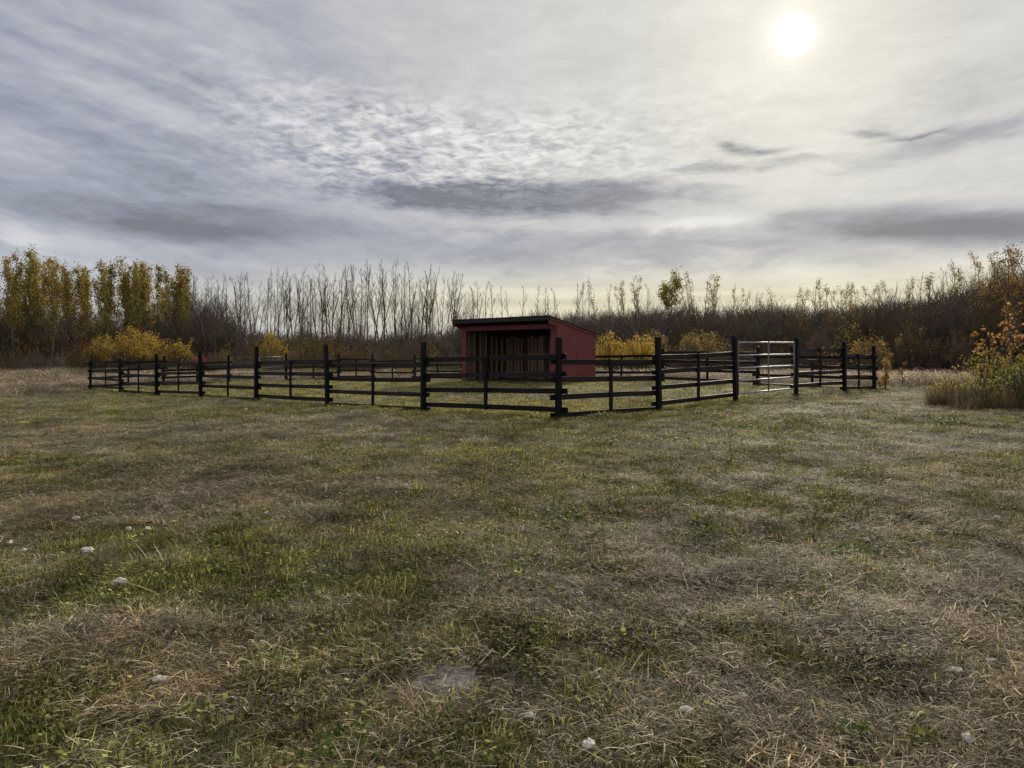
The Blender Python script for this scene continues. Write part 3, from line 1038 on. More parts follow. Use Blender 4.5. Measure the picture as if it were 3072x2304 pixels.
def bare_label(px, row=0):
    steps = [(640, 'touching the golden stand'), (700, 'above the straggling gold bush'), (750, 'just left of the small round yellow shrub'), (800, 'above the left half of the small round yellow shrub'),
             (870, 'above the right half of the small round yellow shrub'), (940, 'right of the small round yellow shrub'), (1010, 'behind the third post left of the corner'),
             (1080, 'midway between the small yellow shrub and the shed'), (1150, 'in the tallest part of the bare row'), (1220, 'at the right in the tallest bare row'), (1290, 'above the second post left of the corner'),
             (1360, 'just left of the shed eave'), (1440, 'above the left end of the shed roof'), (1540, 'above the middle of the shed roof'), (1660, 'above the right end of the shed roof'),
             (1800, 'on the skyline above the red side wall'), (1900, 'on the skyline above the yellow shrubs'), (1990, 'just left of the lone round crowned tree'), (2230, 'low on the skyline right of the lone round tree'),
             (2350, 'above the left half of the pale pipe gate'), (2460, 'above the right half of the pale pipe gate'), (2580, 'above the fence just right of the pale gate'), (2700, 'above the last fence posts'),
             (2800, 'right of the last fence post'), (2900, 'behind the open strip of field at right'), (3000, 'left of the rust coloured trees'), (3140, 'behind the rust coloured trees'), (9999, 'past the right edge of the picture')]
    where = next(t for lim, t in steps if px < lim)
    return ('bare aspen %s' if row == 0 else 'farther bare aspen %s') % where, 'bare trees ' + where


px = 560
while px < 1430:
    l_, g_ = bare_label(px)
    tree_at(bare, 'aspen_tree', px, R(68, 82), lerp_profile(px, PROF_BARE) + random.choice((R(-8, 8), R(0, 45))), 10, l_, 'tree', g_, (.7, 1.15))
    px += R(9.5, 16)
px = 560
while px < 1430:
    l_, g_ = bare_label(px, 1)
    tree_at(bare, 'aspen_tree', px, R(78, 95), lerp_profile(px, PROF_BARE) + R(10, 60), 10, l_, 'tree', g_, (.9, 1.25))
    px += R(34, 56)
px = 1430
while px < 2230:
    l_, g_ = bare_label(px)
    if not (1965 < px < 2065):
        tree_at(sparse if (px > 1700 and random.random() < .6) else bare, 'aspen_tree', px, R(88, 104), lerp_profile(px, PROF_BARE) + R(-4, 30), 10, l_, 'tree', g_, (.8, 1.1))
    px += R(18, 34)
px = 2230
while px < 3250:
    l_, g_ = bare_label(px)
    D = R(60, 82) - max(0, px - 2800) * .03
    tree_at(sparse if random.random() < .5 else bare, 'aspen_tree' if px < 2500 else 'bare_tree', px, D, lerp_profile(px, PROF_BARE) + abs(random.gauss(0, 24)), 10, l_, 'tree', g_, (.8, 1.2))
    px += R(11, 21)
tree_at(roundt, 'aspen_tree', 2012, 92, 818, 10, 'lone round crowned yellow green tree standing out on the skyline', 'tree', None, (.95, .96))
tree_at(sparse[0], 'aspen_tree', 2092, 92, 815, 10, 'narrow sparse leaved tree just right of the lone round crowned tree', 'tree', None, (.8, .81))
tree_at(sparse[1], 'aspen_tree', 2148, 91, 821, 10, 'wide sparse leaved tree second to the right of the lone round crowned tree', 'tree', None, (1.2, 1.21))
tree_at(rust[2], 'rust_tree', 2470, 60, 930, 8, 'low gold brown leaved tree right of the pipe gate, before the dark wood', 'tree', None, (1.1, 1.2))
for i, (px, yt, D) in enumerate(((2945, 850, 52), (2990, 790, 50), (3030, 752, 48), (3066, 740, 47), (3105, 728, 47), (3150, 735, 46), (3040, 880, 42))):
    tree_at(rust, 'rust_tree', px, D, yt, 8, ('leftmost short rust coloured tree before the dark wood', 'rust coloured tree second from the left of its clump', 'tall rust coloured tree in the middle of its clump', 'tallest rust coloured tree near the right edge', 'rust coloured tree at the picture edge', 'rust coloured tree just past the picture edge', 'lowest rust coloured tree, under the tall ones at the right edge')[i], 'tree', 'rust coloured trees at the right edge', (.9, 1.2))
# a leaning pale bare tree at the front of the dark wood
tree_at([tree_meshes('snag', 10, .10, 16, .25, 2.6, .35, 0, .1, M['bark_pale'], M['bark_pale'], None, 4, .4, 1, .016, .2)], 'bare_tree', 2905, 52, 905, 10,
        'grey spreading bare tree standing in front of the dark wood at right', 'tree', None, (1.1, 1.3))


# ------------------------------------------------------------------ shrubs
def shrub_mesh(w, hgt_, leaves, ls, leafm, stems=46, twigm=None, dome=1.0, shell=.45):
    sb, lb = MB(), MB()
    tips = []
    for i in range(stems):
        a_ = R(0, 6.28); rr = math.sqrt(R(0, 1))
        end = V((math.cos(a_) * rr * w / 2, math.sin(a_) * rr * w / 2, hgt_ * math.sqrt(max(.05, 1 - .8 * rr * rr)) * R(.72, 1.0)))
        st = V((math.cos(a_) * rr * w * .12, math.sin(a_) * rr * w * .12, -.1))
        midp = st.lerp(end, .5) + V((R(-.15, .15), R(-.15, .15), hgt_ * .12))
        pts = [st, st.lerp(midp, .5) + V((R(-.05, .05), R(-.05, .05), .05)), midp, midp.lerp(end, .55), end]
        sb.tube(pts, [.022, .019, .015, .011, .006], 3, R(.2, .8))
        tips.append(pts)
        for k_ in range(4):
            q, dd = along(pts, R(.4, .98))
            tw = wander(q, dd + V((R(-1, 1), R(-1, 1), R(0, .8))), w * R(.06, .12), 2, .2, .1)
            sb.tube(tw, [.008, .007, .004], 3, R(.2, .8)); tips.append(tw)
    n = 0
    while n < leaves:
        pts = random.choice(tips)
        q, dd = along(pts, R(shell, 1.04))
        sh0 = R(.1, .9)
        for k_ in range(8):
            pp = q + V((random.gauss(0, .13), random.gauss(0, .13), random.gauss(0, .12)))
            if pp.z < .12: continue
            lb.leaf(pp, (R(-1, 1), R(-1, 1), R(-.3, 1)), ls * R(.6, 1.3), min(1, max(0, sh0 + R(-.3, .3))), .55)
            n += 1
    return sb.mesh('stem', twigm or M['twig']), lb.mesh('foliage', leafm)


def shrub(name, px, D, wpx, ytop, label, leafm, leaves=2400, ls=.11, group=None, twigm=None, stems=46, cat='shrub'):
    x = at(px, D); z = h1(x, D)
    w_ = wpx / F * D
    hh = CAMH + (HY - ytop) * D / F - z
    sm, lm = shrub_mesh(w_, hh, leaves, ls, leafm, stems, twigm)
    root = empty(name, (x, D, z))
    tag(root, label, cat, group)
    for nm, m_ in (('stems', sm), ('foliage', lm)):
        c_ = bpy.data.objects.new(nm, m_); COL.objects.link(c_); c_.parent = root
    return root


shrub('yellow_shrub', 395, 52, 225, 982, 'big round golden yellow shrub at left, behind the fence end', M['leaf_shrub'], 6500, .115, stems=90)
shrub('yellow_shrub', 395, 60, 110, 952, 'dull olive gold shrub peeking above the big round yellow shrub', M['leaf_dull'], 1500, .12)
shrub('orange_shrub', 290, 53, 80, 1020, 'low orange brown shrub at the left foot of the big yellow shrub', M['leaf_rust'], 1500, .11)
shrub('yellow_shrub', 540, 53, 105, 1006, 'smaller yellow shrub on the right of the big round yellow shrub', M['leaf_shrub'], 1900, .11)
shrub('yellow_shrub', 806, 58, 112, 986, 'compact round yellow shrub alone in front of the bare aspens', M['leaf_shrub'], 2600, .12)
shrub('red_shrub', 605, 52, 95, 1062, 'low crimson shrub behind the far left fence side', M['leaf_red'], 420, .09)
shrub('yellow_shrub', 148, 60, 62, 995, 'small gold bush among the pale trunks at far left', M['leaf_gold'], 700, .12)
shrub('yellow_shrub', 245, 61, 46, 978, 'narrow gold sapling bush among the trunks left of the big shrub', M['leaf_gold'], 600, .12)
shrub('yellow_shrub', 660, 62, 110, 1000, 'thin straggling gold bush below the first bare aspens', M['leaf_gold'], 420, .12)
shrub('yellow_shrub', 1290, 60, 60, 1020, 'small thin yellow bush just left of the shed', M['leaf_shrub'], 260, .11)
shrub('yellow_shrub', 1830, 46, 110, 992, 'yellow shrub against the rear corner of the shed', M['leaf_shrub'], 2700, .095)
shrub('yellow_shrub', 1920, 45, 150, 996, 'bright spreading yellow shrub right of the shed', M['leaf_shrub'], 4400, .095, stems=60)
shrub('dull_shrub', 1965, 56, 100, 968, 'dull gold shrub behind the bright yellow one right of the shed', M['leaf_dull'], 1500, .11)
shrub('dull_shrub', 2110, 52, 190, 984, 'wide brown yellow shrub mass left of the pipe gate', M['leaf_dull'], 2600, .10, stems=90, twigm=M['twig_red'])
shrub('purple_shrub', 2075, 49, 110, 1020, 'leafless purple brown shrub at the foot of the wide brown yellow one', M['leaf_rust'], 160, .09, twigm=M['twig_red'], stems=140)
shrub('purple_shrub', 2455, 46, 95, 968, 'round leafless purple brown bush right of the pipe gate', M['leaf_rust'], 120, .09, twigm=M['twig_red'], stems=190)
shrub('orange_shrub', 2490, 40, 60, 1032, 'small orange leaved bush behind the right fence end', M['leaf_orange'], 500, .09)
shrub('dull_shrub', 2610, 45, 120, 990, 'olive gold shrub beyond the last fence posts', M['leaf_dull'], 2200, .10, twigm=M['twig_red'], stems=70)
shrub('dull_shrub', 2735, 50, 100, 945, 'tall rusty olive shrub in the shade of the dark wood', M['leaf_dull'], 900, .11, twigm=M['twig_red'], stems=90)
shrub('dull_shrub', 2310, 58, 140, 985, 'sparse speckled bush seen above the pipe gate', M['leaf_dull'], 500, .12, stems=70)


shrub('dull_shrub', 2800, 50, 110, 1005, 'brown olive shrub beyond the strip of dry field at right', M['leaf_dull'], 900, .10, twigm=M['twig_red'], stems=70)
shrub('dull_shrub', 2880, 47, 100, 985, 'rusty brown shrub just left of the right hand bushes', M['leaf_rust'], 700, .10, twigm=M['twig_red'], stems=70)
shrub('dull_shrub', 2545, 54, 110, 940, 'tall speckled gold bush between the purple bush and the last posts', M['leaf_gold'], 700, .11, twigm=M['twig'], stems=60)
shrub('purple_shrub', 2215, 50, 120, 1010, 'low purple brown shrub just left of the gate hinge post', M['leaf_rust'], 140, .09, twigm=M['twig_red'], stems=130)


# right foreground bushes
def sapling(label, px, D, ytop, leafm, nleaf, ls, bark, group=None, stems=3, wide=.5, low=.15, name='sapling'):
    x = at(px, D); z = h1(x, D)
    hh = CAMH + (HY - ytop) * D / F - z
    sb, lb = MB(), MB()
    tips = []
    for s_ in range(stems):
        a_ = R(0, 6.28)
        st = wander((math.cos(a_) * .08, math.sin(a_) * .08, -.1), (math.cos(a_) * wide * .5, math.sin(a_) * wide * .5, 1), hh * R(.8, 1.02), 8, .08, .05)
        sb.tube(st, [.016 * (1 - .75 * i / 8) * max(1, hh / 2.5) for i in range(9)], 5, R(.3, .8))
        for k_ in range(int(9 * hh / 2)):
            tt = R(low + .05, 1)
            q, dd = along(st, tt)
            b2 = R(0, 6.28)
            br = wander(q, V((math.cos(b2), math.sin(b2), R(.5, 1.2))), hh * R(.10, .24) * (1.15 - .6 * tt), 3, .15, .08)
            sb.tube(br, [.007, .006, .005, .003], 3, R(.3, .8))
            tips.append(br)
    for i in range(nleaf):
        br = random.choice(tips)
        q, dd = along(br, R(.15, 1.05))
        lb.leaf(q + V((random.gauss(0, .035), random.gauss(0, .035), random.gauss(0, .035))), (R(-1, 1), R(-1, 1), R(-.4, .9)), ls * R(.6, 1.3), R(0, 1), .75)
    root = empty(name, (x, D, z))
    tag(root, label, 'sapling', group)
    sb.obj('stems', bark, root); lb.obj('foliage', leafm, root)
    return root


sapling('tall leafy sapling with orange and yellow leaves at the right edge', 3078, 17.5, 870, M['leaf_orange'], 260, .09, M['bark_dark'], stems=5, wide=.45)
sapling('tall yellow green sapling on the very right edge of the picture', 3110, 16.8, 860, M['leaf_lime'], 420, .09, M['bark_dark'], stems=4, wide=.5)
sapling('orange leaved sapling behind the green bush at right', 2995, 19.5, 950, M['leaf_orange'], 300, .09, M['bark_dark'], stems=5, wide=.5)
shrub('green_bush', 2985, 18.5, 180, 1050, 'loose yellow green bush with bare leaning stems near the right edge', M['leaf_lime'], 1300, .062, stems=40, twigm=M['bark_dark'], cat='bush')
shrub('green_bush', 3090, 16.5, 170, 1060, 'darker green bush cut off by the right edge of the picture', M['leaf_green'], 1300, .06, stems=40, twigm=M['bark_dark'], cat='bush')
shrub('yellow_bush', 2850, 18.0, 90, 1130, 'low yellow leaved bush at the left end of the right hand thicket', M['leaf_lime'], 800, .055, stems=30, twigm=M['bark_dark'], cat='bush')
shrub('yellow_bush', 2950, 17.0, 110, 1125, 'low yellow bush among dry weeds under the green bush', M['leaf_lime'], 700, .055, stems=30, twigm=M['bark_dark'], cat='bush')
sapling('small orange sapling just right of the last fence post', 2652, 24.6, 1062, M['leaf_orange'], 420, .06, M['bark_dark'], stems=5, wide=.5)
sapling('thin rust sapling standing alone right of the small orange one', 2715, 27, 1064, M['leaf_rust'], 110, .06, M['bark_dark'], stems=1, wide=.2)
for i, (px, D, yt) in enumerate(((2905, 16.6, 1020), (2925, 16.4, 1085), (2880, 17.2, 1105))):
    sapling(('tall leafless leaning stem in front of the green bush', 'short bare forked stem beside the tall leaning one',
             'thin dry stem left of the tall leaning one')[i], px, D, yt, M['leaf_green'], 12, .05, M['bark_dark'], stems=2, wide=.7)


# ------------------------------------------------------------------ scattered stuff (geometry nodes on point clouds)
def collection_of(name, objs):
    c = bpy.data.collections.new(name)
    for o in objs: c.objects.link(o)
    return c


def scatter(name, label, pts, rot, scl, idx, tint, coll):
    me = bpy.data.meshes.new(name)
    me.vertices.add(len(pts))
    me.vertices.foreach_set('co', np.asarray(pts, np.float32).ravel())
    def attr(n, ty, data, key):
        a_ = me.attributes.new(n, ty, 'POINT')
        a_.data.foreach_set(key, np.ascontiguousarray(data).ravel())
    attr('rot', 'FLOAT_VECTOR', np.asarray(rot, np.float32), 'vector')
    attr('scl', 'FLOAT_VECTOR', np.asarray(scl, np.float32), 'vector')
    attr('idx', 'INT', np.asarray(idx, np.int32), 'value')
    attr('tint', 'FLOAT_VECTOR', np.asarray(tint, np.float32), 'vector')
    me.update()
    o = bpy.data.objects.new(name, me)
    COL.objects.link(o)
    tag(o, label, kind='stuff')
    g = bpy.data.node_groups.new(name + '_scatter', 'GeometryNodeTree')
    g.interface.new_socket('Geometry', in_out='INPUT', socket_type='NodeSocketGeometry')
    g.interface.new_socket('Geometry', in_out='OUTPUT', socket_type='NodeSocketGeometry')
    gi = g.nodes.new('NodeGroupInput'); go = g.nodes.new('NodeGroupOutput')
    ins = g.nodes.new('GeometryNodeInstanceOnPoints')
    ci = g.nodes.new('GeometryNodeCollectionInfo')
    ci.inputs['Collection'].default_value = coll
    ci.inputs['Separate Children'].default_value = True
    ci.inputs['Reset Children'].default_value = True
    ins.inputs['Pick Instance'].default_value = True
    def named(n, ty):
        q = g.nodes.new('GeometryNodeInputNamedAttribute')
        q.data_type = ty
        q.inputs['Name'].default_value = n
        return q.outputs[0]
    e2r = g.nodes.new('FunctionNodeEulerToRotation')
    g.links.new(named('rot', 'FLOAT_VECTOR'), e2r.inputs[0])
    g.links.new(gi.outputs[0], ins.inputs['Points'])
    g.links.new(ci.outputs[0], ins.inputs['Instance'])
    g.links.new(named('idx', 'INT'), ins.inputs['Instance Index'])
    g.links.new(e2r.outputs[0], ins.inputs['Rotation'])
    g.links.new(named('scl', 'FLOAT_VECTOR'), ins.inputs['Scale'])
    g.links.new(ins.outputs[0], go.inputs[0])
    md = o.modifiers.new('scatter', 'NODES')
    md.node_group = g
    return o


# ---- tuft kinds: names sort into index order
def straw_tuft(n, rad, lmin, lmax, w):
    mb = MB()
    for i in range(n):
        a_ = R(0, 6.28); r_ = rad * math.sqrt(R(0, 1))
        th_ = random.gauss(0, 1.0) + (math.pi if random.random() < .5 else 0)
        mb.blade((math.cos(a_) * r_, math.sin(a_) * r_, R(.004, .03)), th_, R(-.05, .45), R(lmin, lmax), w * R(.5, 1.3), R(.0, .9), R(0, 1) ** 1.2)
    return mb


def stand_tuft(n, rad, lmin, lmax, w, lean=.5):
    mb = MB()
    for i in range(n):
        a_ = R(0, 6.28); r_ = rad * math.sqrt(R(0, 1))
        mb.blade((math.cos(a_) * r_, math.sin(a_) * r_, 0), a_ + R(-1, 1), 1.57 - abs(random.gauss(0, lean)), R(lmin, lmax), w * R(.6, 1.3), R(.3, 1.6), R(0, 1))
    return mb


def leafy_tuft(n, rad, hgt_, ls):
    mb = MB()
    for i in range(n):
        a_ = R(0, 6.28); r_ = rad * math.sqrt(R(0, 1))
        p = V((math.cos(a_) * r_, math.sin(a_) * r_, hgt_ * R(.15, 1) * (1 - .5 * (r_ / rad) ** 2)))
        mb.leaf(p, (R(-.6, .6), R(-.6, .6), 1), ls * R(.6, 1.3), R(0, 1), .75)
    return mb


tufts = []
for i in range(3): tufts.append(straw_tuft(54, .13, .028, .092, .0040).obj('tuft_a%d' % i, M['blade'], link=False))      # 0-2 lying straw
for i in range(3): tufts.append(stand_tuft(42, .09, .018, .052, .0042, .8).obj('tuft_b%d' % i, M['blade'], link=False))  # 3-5 short standing
for i in range(2): tufts.append(stand_tuft(30, .08, .035, .085, .0048, .95).obj('tuft_c%d' % i, M['blade'], link=False))   # 6-7 longer arching
for i in range(2): tufts.append(leafy_tuft(30, .11, .05, .024).obj('tuft_d%d' % i, M['blade'], link=False))              # 8-9 broad-leaved
for i in range(2): tufts.append(straw_tuft(7, .16, .08, .20, .0035).obj('tuft_e%d' % i, M['blade'], link=False))         # 10-11 long pale stalks
TUFTS = collection_of('grass_tufts', tufts)

STRAW = np.array([.49, .41, .27]); GREY = np.array([.43, .385, .295]); RUSTY = np.array([.34, .235, .13])
GREEN = np.array([.215, .225, .075]); YGREEN = np.array([.42, .37, .12]); DGREEN = np.array([.12, .15, .05])
OCHRE = np.array([.44, .36, .16])


def blob(x, y, px, py, rx, ry):
    """soft spot on the ground where the photo shows one"""
    gx_, gy_, _ = ground_from_px(px, py)
    return np.exp(-((x - gx_) / rx) ** 2 - ((y - gy_) / ry) ** 2)


def greenness(x, y):
    g = fbm(x * .9, y * .6, 41, 4) * .95 + fbm(x * 3.1, y * 2.2, 47, 3) * 1.15 - .98
    g = g - .55 * blob(x, y, 650, 1480, 1.6, 1.7) - .45 * blob(x, y, 350, 1290, 5.0, 2.0) - .35 * blob(x, y, 2700, 1900, 1.3, 1.4)
    g = g - .3 * blob(x, y, 2400, 2200, .9, .5) - .35 * blob(x, y, 300, 1950, .9, .6) - .25 * blob(x, y, 2900, 1330, 3, 1.5)
    g = g + .40 * blob(x, y, 1500, 1370, 2.6, 1.4) + .30 * blob(x, y, 300, 1630, 1.2, .7) + .3 * blob(x, y, 2200, 1290, 3.0, 2.0)
    g = g + .25 * blob(x, y, 2950, 2000, .7, .6) + .3 * blob(x, y, 200, 2230, .6, .3) + .25 * blob(x, y, 1700, 2230, 1.0, .3)
    # lusher strip under the front rails
    for a_, b_ in ((LP(0), LP(7)), (RP(0), RP(5))):
        d = (b_ - a_) / np.linalg.norm(b_ - a_)
        qx, qy = x - a_[0], y - a_[1]
        dist = np.abs(qx * -d[1] + qy * d[0])
        al = qx * d[0] + qy * d[1]
        g = g + .55 * np.exp(-(dist / .9) ** 2) * (al > -1)
    return g


PATCHES = [(1310, 2040, .36, .13, .35, 'dirt', .10), (610, 1578, .55, .20, .25, 'dirt_dark', .45), (1880, 1960, .28, .06, -.2, 'dirt_dark', .5), (880, 1700, .35, .10, .4, 'dirt_dark', .5)]
PG = [ground_from_px(p_[0], p_[1]) for p_ in PATCHES]


def grass_points(n, y0, y1, halfk, ymin_w=1.2):
    # sample area uniformly inside the viewing wedge (with a margin either side)
    u = rng.random(n)
    y = np.sqrt(y0 ** 2 + u * (y1 ** 2 - y0 ** 2))
    x = (rng.random(n) * 2 - 1) * (y * halfk + ymin_w)
    return x, y


def grass_batch(n, y0, y1, sc):
    x, y = grass_points(n, y0, y1, .78)
    bare_k = np.ones(len(x))
    for (qx, qy, qz), (_, _, rx_, ry_, rz_, _, k_) in zip(PG, PATCHES):
        ca, sa = math.cos(rz_), math.sin(rz_)
        lx, ly = (x - qx) * ca + (y - qy) * sa, -(x - qx) * sa + (y - qy) * ca
        bare_k = np.where((lx / rx_) ** 2 + (ly / ry_) ** 2 < 1, k_, bare_k)
    thin = np.clip((fbm(x * 2.6, y * 2.0, 131, 3) - .38) * 5, .40, 1)      # worn, thinner spots let the dark thatch show
    thin = np.where(y > 14, 1, thin)
    keep = ~field_mask(x, y) & (rng.random(n) < bare_k) & (rng.random(n) < thin)
    # leave the shed floor free
    sx, sy = x - SHED_C[0], y - SHED_C[1]
    lu = sx * U.x + sy * U.y; lv = sx * Vv.x + sy * Vv.y
    keep &= ~((lu > -.02) & (lu < SW + .02) & (lv > 0) & (lv < SD))
    x, y = x[keep], y[keep]
    n = len(x)
    g = greenness(x, y)
    inside = in_corral(x, y, .1)
    r = rng.random(n); r2 = rng.random(n)
    gsel = (g + (rng.random(n) - .5) * .8 + np.where(inside, .35, 0)) > 0.04
    idx = np.where(gsel, np.where(r < .62, 3 + (r2 * 3).astype(int), np.where(r < .84, 6 + (r2 * 2).astype(int), 8 + (r2 * 2).astype(int))),
                   np.where(r < .66, (r2 * 3).astype(int), np.where(r < .88, 3 + (r2 * 3).astype(int), np.where(r < .95, 10 + (r2 * 2).astype(int), 6 + (r2 * 2).astype(int)))))
    hue = fbm(x * .7 + 5, y * .5, 61, 3)[:, None]
    hue2 = rng.random(n)[:, None]
    wv = np.clip(.5 + (fbm(x * 1.7, y * 1.1, 71, 3) - .5) * 2.6, 0, 1)[:, None]
    straw = STRAW * (1 - wv) + GREY * wv
    straw = np.where(hue2 < .14, RUSTY, straw)
    straw = np.where(hue2 > .90, OCHRE, straw)
    gr = GREEN * (1 - hue) + YGREEN * hue
    gr = np.where(hue2 < .22, DGREEN, gr)
    # inside the paddock and just outside it the sward is yellower
    gr = np.where((inside[:, None]) & (hue2 > .3), YGREEN * 1.1, gr)
    tint = np.where(gsel[:, None], gr, straw)
    tint = np.where(inside[:, None] & ~gsel[:, None], straw * .45 + OCHRE * .55, tint)
    tint = tint * (.56 + .96 * rng.random(n))[:, None] * (.42 + 1.24 * fbm(x * 2.2, y * 1.2, 83, 3))[:, None]
    z = H(x, y)
    swirl = fbm(x * .35, y * .35, 91, 2) * 7.0
    rz = np.where(idx < 3, swirl + rng.normal(0, .5, n), rng.random(n) * 6.283)
    rot = np.stack([rng.normal(0, .08, n), rng.normal(0, .08, n), rz], 1)
    s = sc * (.7 + .6 * rng.random(n))
    hz_ = s / sc ** .75 * (.75 + .5 * rng.random(n)) * np.where(inside, 1.2, 1.0)
    scl = np.stack([s, s, hz_], 1)
    return np.stack([x, y, z], 1), rot, scl, idx, tint


bat = [grass_batch(25000, 1.6, 5.0, .95), grass_batch(36000, 5.0, 10.0, 1.0), grass_batch(30000, 10.0, 20.0, 1.35), grass_batch(26000, 20.0, 48.0, 2.1)]
hx, hy, hs_ = [], [], []
for hpx, hpy, hrx, hry, hn_ in ((600, 1400, 1.5, .9, 700), (790, 1490, .9, .6, 420), (250, 1330, 1.6, .8, 380), (560, 1490, .6, .4, 220), (2900, 1930, .7, .4, 160), (2450, 2150, .8, .25, 160), (330, 1900, .7, .3, 150), (2150, 1760, .9, .4, 170), (2450, 1380, 1.4, .6, 260)):
    ax, ay, _ = ground_from_px(hpx, hpy)
    for _ in range(hn_):
        hx.append(ax + random.gauss(0, hrx * .6)); hy.append(ay + random.gauss(0, hry * .6)); hs_.append(R(.75, 1.2))
hx, hy, hs_ = np.array(hx), np.array(hy), np.array(hs_)
nh = len(hx)
wv_ = rng.random(nh)[:, None]
th_ = (STRAW * 1.0 * (1 - wv_) + GREY * 1.0 * wv_) * (.45 + .95 * rng.random(nh))[:, None]
lump = fbm(hx * 2.8, hy * 2.8, 231, 3)
bat.append((np.stack([hx, hy, H(hx, hy) + .07 * np.clip(lump - .45, 0, 1)], 1), np.stack([rng.normal(0, .2, nh), rng.normal(0, .2, nh), fbm(hx * .8, hy * .8, 241, 2) * 9 + rng.normal(0, .4, nh)], 1),
            np.stack([hs_, hs_, hs_], 1), (rng.random(nh) * 3).astype(int), th_))
# grass standing taller round the feet of the front posts
fx, fy, fs = [], [], []
for p in Lpts + Rpts[1:]:
    for _ in range(22):
        fx.append(p[0] + random.gauss(0, .16)); fy.append(p[1] + random.gauss(0, .16)); fs.append(R(.8, 1.35))
for (p, q) in list(zip(Lpts[:-1], Lpts[1:])) + list(zip(Rpts[:-1], Rpts[1:])):
    for _ in range(70):
        tt = R(0, 1)
        fx.append(p[0] + (q[0] - p[0]) * tt + random.gauss(0, .25)); fy.append(p[1] + (q[1] - p[1]) * tt + random.gauss(0, .25)); fs.append(R(.6, 1.05))
fx, fy, fs = np.array(fx), np.array(fy), np.array(fs)
nf = len(fx)
tf = np.where((rng.random(nf) < .5)[:, None], GREEN * .8, YGREEN * .8) * (.6 + .6 * rng.random(nf))[:, None]
bat.append((np.stack([fx, fy, H(fx, fy)], 1), np.stack([np.zeros(nf), np.zeros(nf), rng.random(nf) * 6.28], 1),
            np.stack([fs, fs, fs * .9], 1), 6 + (rng.random(nf) * 2).astype(int), tf))
cat_ = [np.concatenate([b_[i] for b_ in bat]) for i in range(5)]
scatter('grass', 'mown autumn grass, part green and part flattened straw, over the whole yard', *cat_, TUFTS)

# ---- dry field beyond the paddock
ft = []
for i in range(3):
    mb = stand_tuft(26, .22, .22, .55, .010, .35)
    for k_ in range(10):
        p = V((random.gauss(0, .18), random.gauss(0, .18), R(.2, .5)))
        mb.leaf(p, (R(-1, 1), R(-1, 1), R(-1, 1)), R(.02, .05), 1.0, .7)
        mb.leaf(p + V((R(-.02, .02), R(-.02, .02), .02)), (R(-1, 1), R(-1, 1), R(-1, 1)), R(.02, .05), 1.0, .7)
    ft.append(mb.obj('field_tuft_%d' % i, M['blade'], link=False))
FT = collection_of('field_tufts', ft)
n = 30000
u = rng.random(n)
y = 22 + u ** .8 * 46
x = (rng.random(n) * 2 - 1) * (y * .80 + 2)
keep = field_mask(x, y)
x, y = x[keep], y[keep]; n = len(x)
pale = np.array([.50, .43, .35]); tan = np.array([.29, .225, .15]); oliv = np.array([.19, .17, .075]); pinkish = np.array([.33, .24, .18])
v_ = fbm(x * .2, y * .3, 101, 3)[:, None]; q_ = rng.random(n)[:, None]
tint = tan * (1 - v_) + pale * v_
tint = np.where(q_ < .2, pinkish, tint); tint = np.where(q_ > .80, oliv, tint); tint = np.where((q_ > .2) & (q_ < .27), pale * 1.25, tint)
edge_t = np.clip((y - 47 - 10 * (fbm(x * .12, y * .1, 171, 2) - .5)) / 9, 0, 1)[:, None]
tint = tint * (1 - edge_t) + (oliv * .5 + tan * .4) * edge_t
tint = tint * ((.5 + .8 * rng.random(n)) * (.45 + 1.05 * fbm(x * .9, y * .5, 211, 3)))[:, None]
s = .75 + .6 * rng.random(n)
hs = s * (.35 + .65 * np.clip(fbm(x * .5, y * .5, 191, 3) * 2 - .4, 0, 1)) * (.6 + .3 * rng.random(n))
scatter('dry_field', 'pale dry field of tall seeded grass beyond the paddock', np.stack([x, y, H(x, y)], 1), np.stack([np.zeros(n), np.zeros(n), rng.random(n) * 6.28], 1),
        np.stack([s, s, hs], 1), (rng.random(n) * 3).astype(int), tint, FT)

# ---- undergrowth and thicket
def brush_clump(h_, stems, w_, twigs):
    mb = MB()
    for i in range(stems):
        a_ = R(0, 6.28); rr = R(0, w_ * .5)
        hh = h_ * R(.55, 1)
        st = wander((math.cos(a_) * rr, math.sin(a_) * rr, -.1), (math.cos(a_) * .12, math.sin(a_) * .12, 1), hh, 5, .10, .08)
        mb.tube(st, [.020 * (1 - .75 * k_ / 5) for k_ in range(6)], 3, R(.1, .9))
        for k_ in range(twigs):
            q, dd = along(st, R(.2, 1))
            b2 = R(0, 6.28)
            tw = wander(q, V((math.cos(b2), math.sin(b2), R(.6, 1.6))), h_ * R(.10, .26), 2, .2, .1)
            mb.tube(tw, [.012, .010, .006], 3, R(.1, .9))
    return mb


